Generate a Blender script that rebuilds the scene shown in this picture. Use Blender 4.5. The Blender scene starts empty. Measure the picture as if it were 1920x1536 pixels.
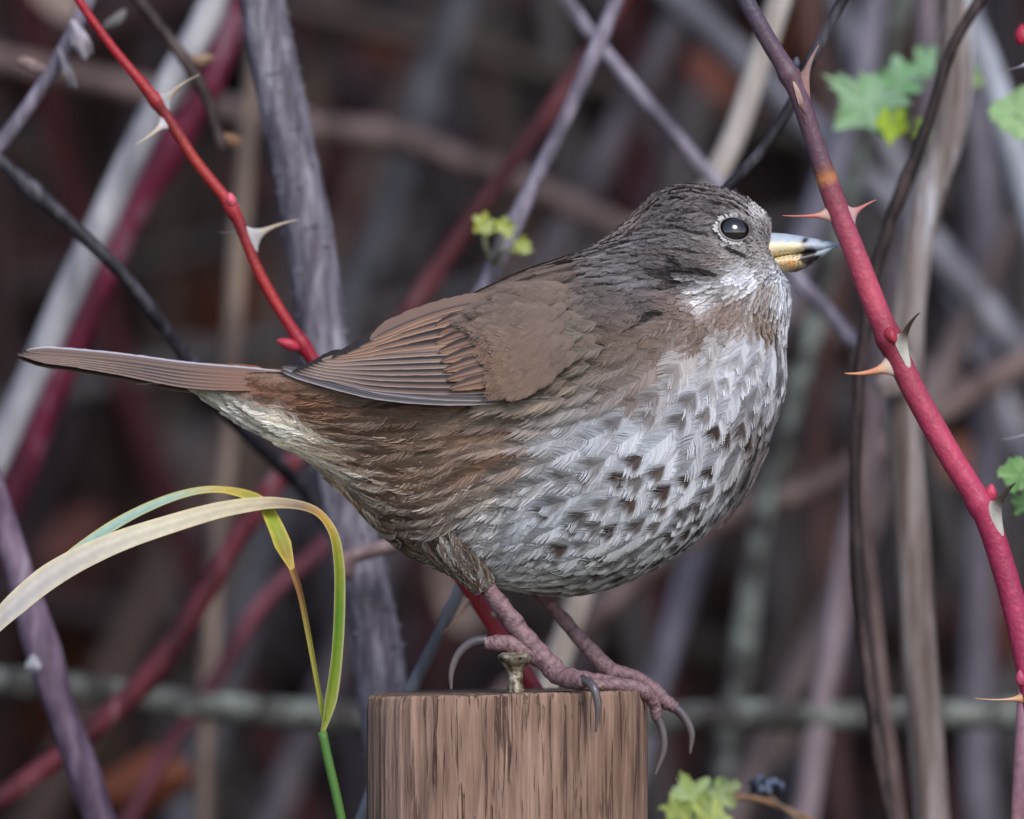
import bpy, math, random
import numpy as np
from mathutils import Vector

rng = np.random.default_rng(7)
random.seed(7)
SC = bpy.context.scene
COL = SC.collection

# ------------------------------------------------------------------ camera, sky, sun, exposure
U = 0.00011          # metres per photo pixel in the plane of the bird (y = 0)
CAM_D = 3.0          # camera to bird
CAM_Z = 1.0          # lens height above the ground

cam_data = bpy.data.cameras.new('camera')
cam = bpy.data.objects.new('camera', cam_data)
COL.objects.link(cam)
cam.location = (0, -CAM_D, CAM_Z)
cam.rotation_euler = (math.radians(90), 0, 0)
cam_data.sensor_width = 36.0
cam_data.lens = 36.0 * CAM_D / (1920 * U)
cam_data.clip_start = 0.05
cam_data.clip_end = 500
cam_data.dof.use_dof = True
cam_data.dof.focus_distance = CAM_D - 0.018
cam_data.dof.aperture_fstop = cam_data.lens / 40.0
SC.camera = cam
SC.render.resolution_x, SC.render.resolution_y = 1024, 819

SUN_EL, SUN_AZ = math.radians(40), math.radians(160)   # azimuth clockwise from +Y: behind the lens, a little to the right
world = bpy.data.worlds.new('World')
SC.world = world
world.use_nodes = True
nt = world.node_tree
sky = nt.nodes.new('ShaderNodeTexSky')
sky.sky_type = 'NISHITA'
sky.sun_disc = False
sky.sun_elevation = SUN_EL
sky.sun_rotation = SUN_AZ
sky.air_density = 1.0
sky.dust_density = 1.0
bg = nt.nodes['Background']
bg.inputs['Strength'].default_value = 0.13
nt.links.new(sky.outputs[0], bg.inputs[0])
sun_d = bpy.data.lights.new('sun', 'SUN')
sun_d.energy = 1.5
sun_d.angle = math.radians(28)
sun_d.color = (1.0, 0.97, 0.95)
sun = bpy.data.objects.new('sun', sun_d)
COL.objects.link(sun)
sdir = Vector((math.sin(SUN_AZ) * math.cos(SUN_EL), math.cos(SUN_AZ) * math.cos(SUN_EL), math.sin(SUN_EL)))
sun.location = sdir * 10
sun.rotation_euler = (-sdir).to_track_quat('-Z', 'Y').to_euler()
SC.view_settings.view_transform = 'Standard'
SC.view_settings.look = 'None'
SC.view_settings.exposure = 0.76
SC.view_settings.gamma = 1.0
SC.render.engine = 'CYCLES'
SC.cycles.use_denoising = True
SC.cycles.max_bounces = 6

# ------------------------------------------------------------------ helpers
def P(x, y, d=0.0):
    """photo pixel + depth d (metres behind the bird's mid plane) -> world point"""
    k = U * (CAM_D + d) / CAM_D
    return np.array([(x - 960) * k, d, CAM_Z + (768 - y) * k])

def PX(pts, d=0.0):
    return np.array([P(p[0], p[1], (p[2] if len(p) > 2 else d)) for p in pts])

def lin(c):
    c = np.asarray(c, float) / 255.0
    return np.where(c <= 0.04045, c / 12.92, ((c + 0.055) / 1.055) ** 2.4)

def smooth(a, b, x):
    t = np.clip((x - a) / (b - a), 0, 1)
    return t * t * (3 - 2 * t)

def tag(o, label=None, cat=None, group=None, kind=None):
    if label: o['label'] = label
    if cat: o['category'] = cat
    if group: o['group'] = group
    if kind: o['kind'] = kind
    return o

def empty(name, loc):
    o = bpy.data.objects.new(name, None)
    o.empty_display_size = 0.01
    COL.objects.link(o)
    o.location = loc
    return o

def mesh_obj(name, verts, faces, mat, parent=None, cols=None, uvs=None, smooth_sh=True):
    """verts (n,3) world coordinates, faces (m,k) int array or list of lists"""
    me = bpy.data.meshes.new(name)
    verts = np.asarray(verts, np.float32)
    org = np.zeros(3, np.float32)
    if parent is None:
        lo, hi = verts.min(0), verts.max(0)
        org = np.array([(lo[0] + hi[0]) / 2, (lo[1] + hi[1]) / 2, lo[2]], np.float32)
    else:
        mw = parent
        while mw is not None:
            org = org + np.array(mw.location, np.float32)
            mw = mw.parent
    v = verts - org
    if isinstance(faces, np.ndarray) and faces.ndim == 2:
        k = faces.shape[1]
        me.vertices.add(len(v)); me.vertices.foreach_set('co', v.ravel())
        me.loops.add(faces.size); me.loops.foreach_set('vertex_index', faces.ravel().astype(np.int32))
        me.polygons.add(len(faces))
        me.polygons.foreach_set('loop_start', np.arange(0, faces.size, k, dtype=np.int32))
        me.update(calc_edges=True)
    else:
        me.from_pydata([tuple(map(float, p)) for p in v], [], [tuple(int(i) for i in f) for f in faces])
        me.update()
    me.polygons.foreach_set('use_smooth', np.full(len(me.polygons), smooth_sh, bool))
    if cols is not None:
        c4 = np.ones((len(v), 4), np.float32); c4[:, :3] = cols
        at = me.color_attributes.new('Col', 'FLOAT_COLOR', 'POINT')
        at.data.foreach_set('color', c4.ravel())
    if uvs is not None:
        at = me.attributes.new('fuv', 'FLOAT2', 'POINT')
        at.data.foreach_set('vector', np.asarray(uvs, np.float32).ravel())
    me.materials.append(mat)
    o = bpy.data.objects.new(name, me)
    COL.objects.link(o)
    if parent is None:
        o.location = org
    else:
        o.parent = parent
    return o

# ---- smooth curve through points
def spline(pts, n):
    pts = np.asarray(pts, float)
    m = len(pts)
    if m == 2:
        t = np.linspace(0, 1, n)[:, None]
        return pts[0] * (1 - t) + pts[1] * t
    seg = np.linalg.norm(np.diff(pts[:, :3], axis=0), axis=1) ** 0.5
    seg = np.maximum(seg, 1e-9)
    T = np.concatenate([[0], np.cumsum(seg)])
    tan = np.zeros_like(pts)
    for i in range(m):
        if i == 0: tan[i] = (pts[1] - pts[0]) / seg[0]
        elif i == m - 1: tan[i] = (pts[-1] - pts[-2]) / seg[-1]
        else:
            d0, d1 = (pts[i] - pts[i - 1]) / seg[i - 1], (pts[i + 1] - pts[i]) / seg[i]
            tan[i] = (d0 * seg[i] + d1 * seg[i - 1]) / (seg[i] + seg[i - 1])
    t = np.linspace(0, T[-1], n)
    k = np.clip(np.searchsorted(T, t, side='right') - 1, 0, m - 2)
    h = seg[k][:, None]
    s = ((t - T[k]) / seg[k])[:, None]
    return ((2 * s**3 - 3 * s**2 + 1) * pts[k] + (s**3 - 2 * s**2 + s) * h * tan[k]
            + (-2 * s**3 + 3 * s**2) * pts[k + 1] + (s**3 - s**2) * h * tan[k + 1])

def frames(path, ref=(0, 1, 0.01)):
    t = np.gradient(path, axis=0)
    t /= np.linalg.norm(t, axis=1)[:, None] + 1e-12
    ref = np.array(ref, float)
    a = np.cross(t, ref); a /= np.linalg.norm(a, axis=1)[:, None] + 1e-12
    b = np.cross(t, a)
    return t, a, b

def tube_data(path, rad, n=12, knob=0.0, flat=1.0, seed=0, cap=True):
    """closed tube; rad per point; knob = relative surface unevenness"""
    r = np.random.default_rng(seed)
    path = np.asarray(path, float); rad = np.broadcast_to(rad, (len(path),)).astype(float)
    t, a, b = frames(path)
    m = len(path)
    ang = np.linspace(0, 2 * np.pi, n, endpoint=False)
    R = rad[:, None] * np.ones((m, n))
    if knob:
        nz = r.normal(size=(m, n))
        for _ in range(2):
            nz = (nz + np.roll(nz, 1, 1) + np.roll(nz, -1, 1)) / 3
            nz[1:-1] = (nz[1:-1] + nz[:-2] + nz[2:]) / 3
        R = R * (1 + knob * nz * 2.2)
    v = path[:, None, :] + R[:, :, None] * (np.cos(ang)[None, :, None] * a[:, None, :] + flat * np.sin(ang)[None, :, None] * b[:, None, :])
    v = v.reshape(-1, 3)
    i = np.arange(m - 1)[:, None] * n; j = np.arange(n)[None, :]; j2 = (j + 1) % n
    f = np.stack([i + j, i + j2, i + n + j2, i + n + j], -1).reshape(-1, 4)
    fl = f
    if cap:
        v = np.concatenate([v, path[:1], path[-1:]])
        c0, c1 = len(v) - 2, len(v) - 1
        jj = np.arange(n); j3 = (jj + 1) % n
        f0 = np.stack([np.full(n, c0), j3, jj, jj], -1)
        # degenerate quads are avoided: use triangles padded separately
        tris0 = np.stack([np.full(n, c0), j3, jj], -1)
        tris1 = np.stack([np.full(n, c1), (m - 1) * n + jj, (m - 1) * n + j3], -1)
        return v, [list(q) for q in f] + [list(q) for q in tris0] + [list(q) for q in tris1]
    return v, fl

def join(parts):
    V, F, off = [], [], 0
    for v, f in parts:
        V.append(np.asarray(v)); F += [[i + off for i in q] for q in f]; off += len(v)
    return np.concatenate(V), F

# ------------------------------------------------------------------ materials
MATS = {}
def new_mat(name):
    m = bpy.data.materials.new(name); m.use_nodes = True
    return m, m.node_tree, m.node_tree.nodes['Principled BSDF']

def N(nt, t, **kw):
    n = nt.nodes.new(t)
    for k, v in kw.items():
        if hasattr(n, k): setattr(n, k, v)
    return n

def ramp(nt, stops):
    r = nt.nodes.new('ShaderNodeValToRGB')
    el = r.color_ramp.elements
    while len(el) < len(stops): el.new(0.5)
    for e, (p, c) in zip(el, stops):
        e.position = p; e.color = (*c, 1)
    return r

def mat_vcol(name, rough=0.75, spec=0.15, bump=0.0, bump_scale=2500, sheen=0.0, trans=0.0, var=0.0):
    m, t, p = new_mat(name)
    a = N(t, 'ShaderNodeAttribute'); a.attribute_name = 'Col'
    col = a.outputs['Color']
    if var:
        tc = N(t, 'ShaderNodeTexCoord'); nz = N(t, 'ShaderNodeTexNoise')
        nz.inputs['Scale'].default_value = bump_scale * 0.5; nz.inputs['Detail'].default_value = 3
        t.links.new(tc.outputs['Object'], nz.inputs['Vector'])
        mr = N(t, 'ShaderNodeMapRange'); mr.inputs[3].default_value = 1 - var; mr.inputs[4].default_value = 1 + var
        t.links.new(nz.outputs['Fac'], mr.inputs[0])
        mx = N(t, 'ShaderNodeMix', data_type='RGBA', blend_type='MULTIPLY'); mx.inputs[0].default_value = 1
        t.links.new(col, mx.inputs[6]); t.links.new(mr.outputs[0], mx.inputs[7]); col = mx.outputs[2]
    t.links.new(col, p.inputs['Base Color'])
    p.inputs['Roughness'].default_value = rough
    p.inputs['Specular IOR Level'].default_value = spec
    if sheen:
        p.inputs['Sheen Weight'].default_value = sheen
    if bump:
        tc = N(t, 'ShaderNodeTexCoord'); nz = N(t, 'ShaderNodeTexNoise')
        nz.inputs['Scale'].default_value = bump_scale; nz.inputs['Detail'].default_value = 4
        t.links.new(tc.outputs['Object'], nz.inputs['Vector'])
        bp = N(t, 'ShaderNodeBump'); bp.inputs['Strength'].default_value = bump; bp.inputs['Distance'].default_value = 0.0005
        t.links.new(nz.outputs['Fac'], bp.inputs['Height']); t.links.new(bp.outputs[0], p.inputs['Normal'])
    if trans:
        tr = N(t, 'ShaderNodeBsdfTranslucent'); ms = N(t, 'ShaderNodeMixShader'); ms.inputs[0].default_value = trans
        out = t.nodes['Material Output']
        t.links.new(col, tr.inputs['Color'])
        t.links.new(p.outputs[0], ms.inputs[1]); t.links.new(tr.outputs[0], ms.inputs[2]); t.links.new(ms.outputs[0], out.inputs[0])
    return m

def mat_vane(name):
    """large stiff feathers: colour from attribute, fine oblique barb lines from the feather's own coordinates"""
    m, t, p = new_mat(name)
    a = N(t, 'ShaderNodeAttribute'); a.attribute_name = 'Col'
    uv = N(t, 'ShaderNodeAttribute'); uv.attribute_name = 'fuv'
    sp = N(t, 'ShaderNodeSeparateXYZ'); t.links.new(uv.outputs['Vector'], sp.inputs[0])
    ab = N(t, 'ShaderNodeMath', operation='ABSOLUTE'); t.links.new(sp.outputs[1], ab.inputs[0])
    mu = N(t, 'ShaderNodeMath', operation='MULTIPLY_ADD'); mu.inputs[1].default_value = -0.0016
    t.links.new(ab.outputs[0], mu.inputs[0]); t.links.new(sp.outputs[0], mu.inputs[2])
    nz = N(t, 'ShaderNodeTexNoise'); nz.noise_dimensions = '1D'
    nz.inputs['Scale'].default_value = 3200; nz.inputs['Detail'].default_value = 2
    t.links.new(mu.outputs[0], nz.inputs['W'])
    mr = N(t, 'ShaderNodeMapRange'); mr.inputs[3].default_value = 0.72; mr.inputs[4].default_value = 1.25
    t.links.new(nz.outputs['Fac'], mr.inputs[0])
    mx = N(t, 'ShaderNodeMix', data_type='RGBA', blend_type='MULTIPLY'); mx.inputs[0].default_value = 1
    t.links.new(a.outputs['Color'], mx.inputs[6]); t.links.new(mr.outputs[0], mx.inputs[7])
    t.links.new(mx.outputs[2], p.inputs['Base Color'])
    p.inputs['Roughness'].default_value = 0.55; p.inputs['Specular IOR Level'].default_value = 0.3
    bp = N(t, 'ShaderNodeBump'); bp.inputs['Strength'].default_value = 0.35; bp.inputs['Distance'].default_value = 0.0002
    t.links.new(nz.outputs['Fac'], bp.inputs['Height']); t.links.new(bp.outputs[0], p.inputs['Normal'])
    return m

def mat_bark(name, c1, c2, c3=None, scale=60, stretch=0.25, rough=0.55, bump=0.4, spec=0.3, bumpscale=5.0, bdist=0.0006):
    """woody stem: blotches drawn out along world Z"""
    m, t, p = new_mat(name)
    tc = N(t, 'ShaderNodeTexCoord'); mp = N(t, 'ShaderNodeMapping')
    mp.inputs['Scale'].default_value = (1, 1, stretch)
    t.links.new(tc.outputs['Object'], mp.inputs['Vector'])
    nz = N(t, 'ShaderNodeTexNoise'); nz.inputs['Scale'].default_value = scale * 2.6; nz.inputs['Detail'].default_value = 7
    nz.inputs['Roughness'].default_value = 0.68
    t.links.new(mp.outputs[0], nz.inputs['Vector'])
    stops = [(0.30, lin(c1) * 0.6), (0.44, lin(c1)), (0.57, lin(c2))]
    if c3 is not None: stops.append((0.68, lin(c3)))
    else: stops.append((0.70, lin(c2) * 1.4))
    r = ramp(t, stops); t.links.new(nz.outputs['Fac'], r.inputs[0])
    t.links.new(r.outputs[0], p.inputs['Base Color'])
    p.inputs['Roughness'].default_value = rough; p.inputs['Specular IOR Level'].default_value = spec
    n2 = N(t, 'ShaderNodeTexNoise'); n2.inputs['Scale'].default_value = scale * bumpscale; n2.inputs['Detail'].default_value = 4
    t.links.new(mp.outputs[0], n2.inputs['Vector'])
    bp = N(t, 'ShaderNodeBump'); bp.inputs['Strength'].default_value = bump; bp.inputs['Distance'].default_value = bdist
    t.links.new(n2.outputs['Fac'], bp.inputs['Height']); t.links.new(bp.outputs[0], p.inputs['Normal'])
    return m

M_PLUM = mat_vcol('plumage', 0.8, 0.12, trans=0.12)
M_VANE = mat_vane('flight_feather')
M_SKIN = mat_vcol('leg_scales', 0.5, 0.35, bump=0.8, bump_scale=1400, var=0.3)
M_CLAW = mat_vcol('claw_horn', 0.28, 0.5, bump=0.15, bump_scale=1500, var=0.15)
M_BILL = mat_vcol('bill_horn', 0.35, 0.45, bump=0.25, bump_scale=900, var=0.12)
M_STEMV = mat_vcol('stem_skin', 0.45, 0.35, bump=0.45, bump_scale=1100, var=0.3)
M_THORN = mat_vcol('thorn_wood', 0.5, 0.35, bump=0.3, bump_scale=1200, var=0.15)
M_GRASS = mat_vcol('grass_blade', 0.5, 0.3, trans=0.25, var=0.12, bump_scale=1500)
M_LEAF = mat_vcol('leaf_green', 0.5, 0.3, trans=0.3, var=0.15, bump_scale=300, bump=0.2)

# ------------------------------------------------------------------ ground and bank
def fbm2(x, y, seed=0, octs=5, f0=1.0):
    r = np.random.default_rng(seed); out = 0; a = 1.0; f = f0
    for _ in range(octs):
        th = r.uniform(0, 6.28, 4); ph = r.uniform(0, 6.28, 4)
        s = sum(np.sin(f * (np.cos(t) * x + np.sin(t) * y) + q) for t, q in zip(th, ph)) / 4
        out = out + a * s; a *= 0.55; f *= 2.03
    return out

def bank_y(z):            # where the bank's face stands at height z
    return 0.95 + 0.30 * z
def ground_h(x, y):
    h = np.where(y < 0.95, 0.0, np.minimum((y - 0.95) / 0.30, 2.2 + 0.12 * (y - 1.6)))
    h = h * smooth(0.9, 1.05, y)
    return h + 0.03 * fbm2(x, y, 3, 5, 6.0) * (1 + 1.2 * smooth(0.8, 1.2, y))

def grid_sheet():
    gx = np.concatenate([-np.geomspace(60, 1.6, 24), np.linspace(-1.5, 1.5, 121), np.geomspace(1.6, 60, 24)])
    gy = np.concatenate([-np.geomspace(60, 0.6, 24), np.linspace(-0.5, 2.4, 150), np.geomspace(2.5, 60, 24)])
    X, Y = np.meshgrid(gx, gy, indexing='ij')
    Z = ground_h(X, Y)
    v = np.stack([X, Y, Z], -1).reshape(-1, 3)
    n, m = X.shape
    i = np.arange(n - 1)[:, None] * m; j = np.arange(m - 1)[None, :]
    f = np.stack([i + j, i + m + j, i + m + j + 1, i + j + 1], -1).reshape(-1, 4)
    return v, f
mt, t_, p_ = new_mat('soil')
tc = N(t_, 'ShaderNodeTexCoord'); nz = N(t_, 'ShaderNodeTexNoise'); nz.inputs['Scale'].default_value = 28; nz.inputs['Detail'].default_value = 8
t_.links.new(tc.outputs['Object'], nz.inputs['Vector'])
r_ = ramp(t_, [(0.3, lin((16, 12, 13))), (0.52, lin((38, 28, 27))), (0.72, lin((62, 45, 40)))])
t_.links.new(nz.outputs['Fac'], r_.inputs[0]); t_.links.new(r_.outputs[0], p_.inputs['Base Color'])
p_.inputs['Roughness'].default_value = 0.9; p_.inputs['Specular IOR Level'].default_value = 0.1
bp = N(t_, 'ShaderNodeBump'); bp.inputs['Strength'].default_value = 0.7; bp.inputs['Distance'].default_value = 0.02
t_.links.new(nz.outputs['Fac'], bp.inputs['Height']); t_.links.new(bp.outputs[0], p_.inputs['Normal'])
gv, gf = grid_sheet()
tag(mesh_obj('ground', gv, gf, mt), kind='structure', label='dark earth ground rising into a steep leaf-strewn bank')

# ------------------------------------------------------------------ leaf litter and far tangle on the bank (uncountable)
def litter():
    V, F, C = [], [], []
    pal = [(96, 52, 34), (70, 36, 30), (116, 92, 78), (60, 34, 34), (92, 84, 84), (46, 32, 30), (82, 60, 48), (120, 70, 40)]
    wts = np.array([2, 3, 1.2, 3, 1.3, 3, 2, 1.0]); wts /= wts.sum()
    off = 0
    ang = np.linspace(0, 2 * np.pi, 10, endpoint=False)
    for k in range(3600):
        if k < 2600:
            x = rng.uniform(-0.75, 0.75); z = rng.uniform(0.35, 1.7)
        else:
            x = rng.uniform(-1.6, 1.6); z = rng.uniform(0.0, 2.1)
        y = bank_y(z) - 0.01
        y = y - 0.05 * abs(rng.normal())
        L = rng.uniform(0.008, 0.026); W = L * rng.uniform(0.4, 0.75)
        a = np.array([rng.normal(), rng.normal() * 0.5, rng.normal()]); a /= np.linalg.norm(a)
        n = np.array([rng.normal() * 0.6, -1.0, 0.5 + rng.normal() * 0.6]); n -= a * (n @ a); n /= np.linalg.norm(n)
        b = np.cross(n, a)
        u = np.cos(ang) * L; w = np.sin(ang) * W * (1 - 0.3 * np.cos(ang))
        curl = rng.uniform(-1, 1) * 0.5
        h = curl * (u**2 / L + w**2 / W)
        pts = np.array([x, y, z]) + u[:, None] * a + w[:, None] * b + h[:, None] * n
        V.append(pts); V.append(np.array([[x, y, z]]))
        for i in range(10): F.append([off + i, off + (i + 1) % 10, off + 10])
        c = lin(pal[rng.choice(8, p=wts)]) * rng.uniform(0.5, 1.15)
        C.append(np.repeat(c[None], 11, 0)); off += 11
    for k in range(70):                    # dead leaves caught in the stems
        d = rng.uniform(0.5, 0.95); x = rng.uniform(-0.2, 0.2) * (1 + k % 2); z = 1 + rng.uniform(-0.16, 0.16) * (1 + k % 2); y = d
        L = rng.uniform(0.005, 0.012); W = L * rng.uniform(0.35, 0.7)
        a = np.array([rng.normal(), rng.normal() * 0.4, rng.normal()]); a /= np.linalg.norm(a)
        n = np.array([rng.normal() * 0.5, -1.0, 0.4]); n -= a * (n @ a); n /= np.linalg.norm(n); b = np.cross(n, a)
        u = np.cos(ang) * L; w = np.sin(ang) * W * (1 - 0.3 * np.cos(ang)); h = 0.4 * (u**2 / L + w**2 / W)
        V.append(np.array([x, y, z]) + u[:, None] * a + w[:, None] * b + h[:, None] * n); V.append(np.array([[x, y, z]]))
        for i in range(10): F.append([off + i, off + (i + 1) % 10, off + 10])
        c = lin([(118, 74, 54), (96, 56, 46), (128, 110, 102), (104, 88, 82), (84, 44, 40)][rng.integers(5)]) * rng.uniform(0.5, 1.1)
        C.append(np.repeat(c[None], 11, 0)); off += 11
    v = np.concatenate(V); return v, np.array(F), np.concatenate(C)
v, f, c = litter()
tag(mesh_obj('leaf_litter', v, f, mat_vcol('dead_leaf', 0.7, 0.2, var=0.2, bump_scale=200), cols=c), 'brown and maroon dead leaves lying over the dark bank', 'leaf litter', kind='stuff')

def tangle():
    V, F, C = [], [], []; off = 0
    pal = [(120, 112, 112), (92, 78, 76), (110, 92, 84), (74, 50, 50), (60, 44, 44), (96, 40, 46), (128, 122, 122), (84, 72, 84)]
    for k in range(150):
        d = rng.uniform(0.62, 1.15)
        x0 = rng.uniform(-0.55, 0.55) * (1 if k < 160 else 2.2); lean = rng.normal() * 0.35
        if k % 5 == 0:      # sagging, nearly level shoots
            z0 = rng.uniform(0.72, 1.35); a = rng.uniform(-0.4, 0.4); ln = rng.uniform(0.2, 0.45)
            pts = np.array([[x0 - ln, d, z0 - a * ln], [x0, d + rng.normal() * 0.05, z0 + 0.03], [x0 + ln, d, z0 + a * ln]])
        else:
            top = rng.uniform(1.25, 1.9)
            pts = np.array([[x0 - lean * 0.9, d - 0.05, -0.02], [x0 - lean * 0.3 + rng.normal() * 0.05, d, 0.6], [x0 + rng.normal() * 0.04, d, 1.0],
                            [x0 + lean * 0.35, d + rng.normal() * 0.05, top]])
        r = rng.uniform(0.002, 0.0062)
        path = spline(pts, 26)
        v, f = tube_data(path, np.linspace(r * 1.15, r * 0.7, 26), 6, cap=False)
        c = lin(pal[rng.integers(8)]) * rng.uniform(0.2, 0.65)
        V.append(v); F.append(f + off); off += len(v)
        C.append(np.repeat(c[None], len(v), 0) * rng.uniform(0.75, 1.25, (len(v), 1)))
    return np.concatenate(V), np.concatenate(F), np.concatenate(C)
v, f, c = tangle()
tag(mesh_obj('bramble_undergrowth', v, f, mat_vcol('old_cane', 0.6, 0.25, var=0.25, bump_scale=300), cols=c), 'blurred brown mass of old bramble stems deep in the thicket', 'undergrowth', kind='stuff')

# ------------------------------------------------------------------ canes that can be told apart
def march(p, t, kind, n=40):
    pts = []; p = p.copy(); t = t / (np.linalg.norm(t) + 1e-9)
    if kind == 'ground':
        for _ in range(n):
            t = t + 0.10 * np.array([0, 0.0, -1.0]); t /= np.linalg.norm(t)
            p = p + 0.045 * t; pts.append(p.copy())
            if p[2] < -0.02: break
    elif kind == 'up':
        for k in range(9):
            t = t + 0.05 * np.array([0, 0.0, -0.5]); t /= np.linalg.norm(t)
            p = p + 0.04 * t; pts.append(p.copy())
    elif kind == 'side':
        for k in range(7):
            p = p + 0.04 * t; pts.append(p.copy())
    return np.array(pts)

def cane_path(pts, d, e0, e1, step=0.004):
    q = PX(pts, d)
    n = max(12, int(np.linalg.norm(np.diff(q, axis=0), axis=1).sum() / step))
    path = spline(q, n)
    if e0:
        ext = march(path[0], path[0] - path[2], e0)
        path = np.concatenate([ext[::-1], path])
    k0 = len(ext) if e0 else 0
    k1 = len(path)
    if e1:
        ext = march(path[-1], path[-1] - path[-3], e1)
        path = np.concatenate([path, ext])
    return path, k0, k1

def cane(name, label, pts, d, w, mat, e0='up', e1='ground', n=12, taper=(0.92, 1.08), knob=0.03, nodes=(), cat='stem', group=None, extra=None, bumps=None, seed=0):
    """pts run from the upper end to the lower end, in photo pixels; w = width in photo pixels"""
    path, k0, k1 = cane_path(pts, d, e0, e1)
    dm = d if len(pts[0]) < 3 else np.mean([p[2] for p in pts])
    r = 0.5 * w * U * (CAM_D + dm) / CAM_D
    rad = r * np.linspace(taper[0], taper[1], len(path))
    for fr, amt in nodes:        # swollen joints
        i = k0 + int(fr * (k1 - k0)); rad = rad * (1 + amt * np.exp(-((np.arange(len(path)) - i) / 1.8) ** 2))
    if e0 == 'up': rad[:k0] *= np.linspace(0.35, 1, k0) if k0 else 1
    v, f = tube_data(path, rad, n, knob, seed=seed or 1000 + len(name) + int(pts[0][0]))
    parts = [(v, f)]
    if bumps:                    # small prickles set all round the cane
        r2 = np.random.default_rng(5); t, a, b = frames(path)
        for _ in range(bumps):
            i = r2.integers(max(1, k0), k1 - 1); th = r2.uniform(0, 6.28)
            nn = np.cos(th) * a[i] + np.sin(th) * b[i]
            base = path[i] + nn * rad[i] * 0.9; tip = path[i] + nn * (rad[i] * 1.0 + r2.uniform(0.0004, 0.0011)) - t[i] * 0.0004
            pv, pf = tube_data(np.array([base, (base + tip) / 2, tip]), [0.00045, 0.0003, 0.00008], 5)
            parts.append((pv, pf))
    if extra: parts += extra
    v, f = join(parts)
    return tag(mesh_obj(name, v, f, mat), label, cat, group)

mb = mat_bark
K_PALE = mb('pale_cane', (120, 118, 124), (168, 164, 168), (190, 186, 186), 40, 0.2)
K_STRAW = mb('straw_cane', (150, 138, 130), (186, 176, 170), (200, 190, 180), 50, 0.15)
K_CRIM = mb('crimson_cane', (66, 12, 32), (104, 24, 52), (146, 118, 130), 22, 0.3)
K_GREYP = mb('grey_purple_cane', (88, 80, 90), (128, 121, 131), (168, 165, 174), 150, 0.16, bump=0.9)
K_DARK = mb('dark_twig', (34, 31, 36), (76, 71, 78), (120, 116, 122), 60, 0.3)
K_DBRN = mb('dark_brown_twig', (38, 28, 28), (70, 56, 54), (96, 84, 80), 90, 0.3)
K_PURP = mb('purple_cane', (84, 66, 84), (124, 104, 122), (160, 150, 160), 60, 0.25)
K_RED = mb('brick_red_cane', (70, 26, 34), (104, 42, 50), (140, 112, 118), 35, 0.3)
K_DRED = mb('dull_red_cane', (66, 28, 34), (92, 42, 46), (110, 84, 86), 40, 0.3)
K_TAN = mb('tan_stem', (86, 72, 66), (126, 108, 98), (150, 130, 112), 60, 0.2)
K_BRN = mb('brown_stem', (76, 60, 58), (112, 92, 88), (134, 116, 110), 50, 0.25)
K_BLUE = mb('blue_grey_cane', (92, 90, 98), (128, 126, 134), (150, 150, 156), 40, 0.25)
K_LICH = mb('lichen_stick', (58, 54, 52), (106, 110, 104), (146, 152, 144), 45, 1.0, rough=0.85, bump=0.9)
K_THIN = mb('thin_grey_purple', (96, 88, 100), (134, 124, 138), (160, 154, 166), 80, 0.3)

cane('grey_cane', 'thick pale grey cane leaning beside the crimson cane, behind the bird tail', [(420, -40), (380, 50), (300, 190), (232, 330), (125, 560), (50, 730), (-20, 880)], 0.22, 58, K_PALE, cat='cane')
cane('crimson_cane', 'dark crimson cane with a whitish patch leaning behind the pale grey cane', [(455, -30), (425, 70), (385, 170), (300, 310), (232, 430), (150, 620), (65, 820), (20, 940), (-10, 1010)], 0.27, 56, K_CRIM, cat='cane', nodes=[(0.33, 0.25)])
cane('prickly_cane', 'thick grey-purple cane covered in tiny prickles, passing behind the wing and post', [(485, -30), (512, 110), (545, 270), (580, 440), (605, 640), (630, 850), (660, 1000), (695, 1150), (718, 1300), (735, 1420), (745, 1536)], 0.10, 92, K_GREYP, cat='cane', n=22, bumps=420, knob=0.035)
cane('dark_bramble', 'thin blackish stem crossing behind the bird tail down to its vent', [(-30, 270, .07), (20, 320, .07), (105, 395, .07), (230, 515, .07), (345, 665, .08), (420, 770, .11), (500, 850, .135), (590, 945, .15), (650, 1050, .15), (700, 1200, .15), (730, 1400, .15), (745, 1550, .15)], 0.09, 27, K_DARK, e0='side', e1='ground', knob=0.06, nodes=[(0.1, 0.45), (0.4, 0.2)])
cane('purple_twig', 'thin mauve twig with papery husks, crossing behind the red thorny stem top', [(175, -20), (140, 55), (90, 145), (35, 225), (-15, 290)], 0.09, 27, K_THIN, e0='up', e1='side', knob=0.06)
cane('brown_twig', 'dark brown twig with pale leaf scraps hanging over the crimson cane', [(235, -30), (300, 50), (345, 110), (385, 180), (408, 250), (418, 285)], 0.11, 25, K_DBRN, e0='up', e1=None, taper=(1.2, 0.6), knob=0.08, nodes=[(0.5, 0.4), (0.97, 0.8)])
cane('tan_stem', 'slim brownish-grey upright stem standing between crimson cane and prickly cane', [(475, 160), (462, 280), (440, 560), (428, 800), (405, 1050), (390, 1300), (378, 1560)], 0.36, 36, K_TAN, e0='up')
cane('brown_cane', 'blurred brownish cane lying nearly level behind the prickly cane', [(470, 215), (580, 238), (740, 258), (850, 295), (960, 335), (1100, 400)], 0.5, 48, K_BRN, e0='side', e1='side', nodes=[(0.42, 0.25)])
cane('dull_red_cane', 'dull red cane slanting down to the bird back under a mauve stem', [(1200, -60), (1150, 30), (1080, 140), (965, 300), (865, 440), (785, 560), (735, 620), (690, 700)], 0.27, 31, K_DRED, e1=None, nodes=[(0.35, 0.2), (0.72, 0.3)])
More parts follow.
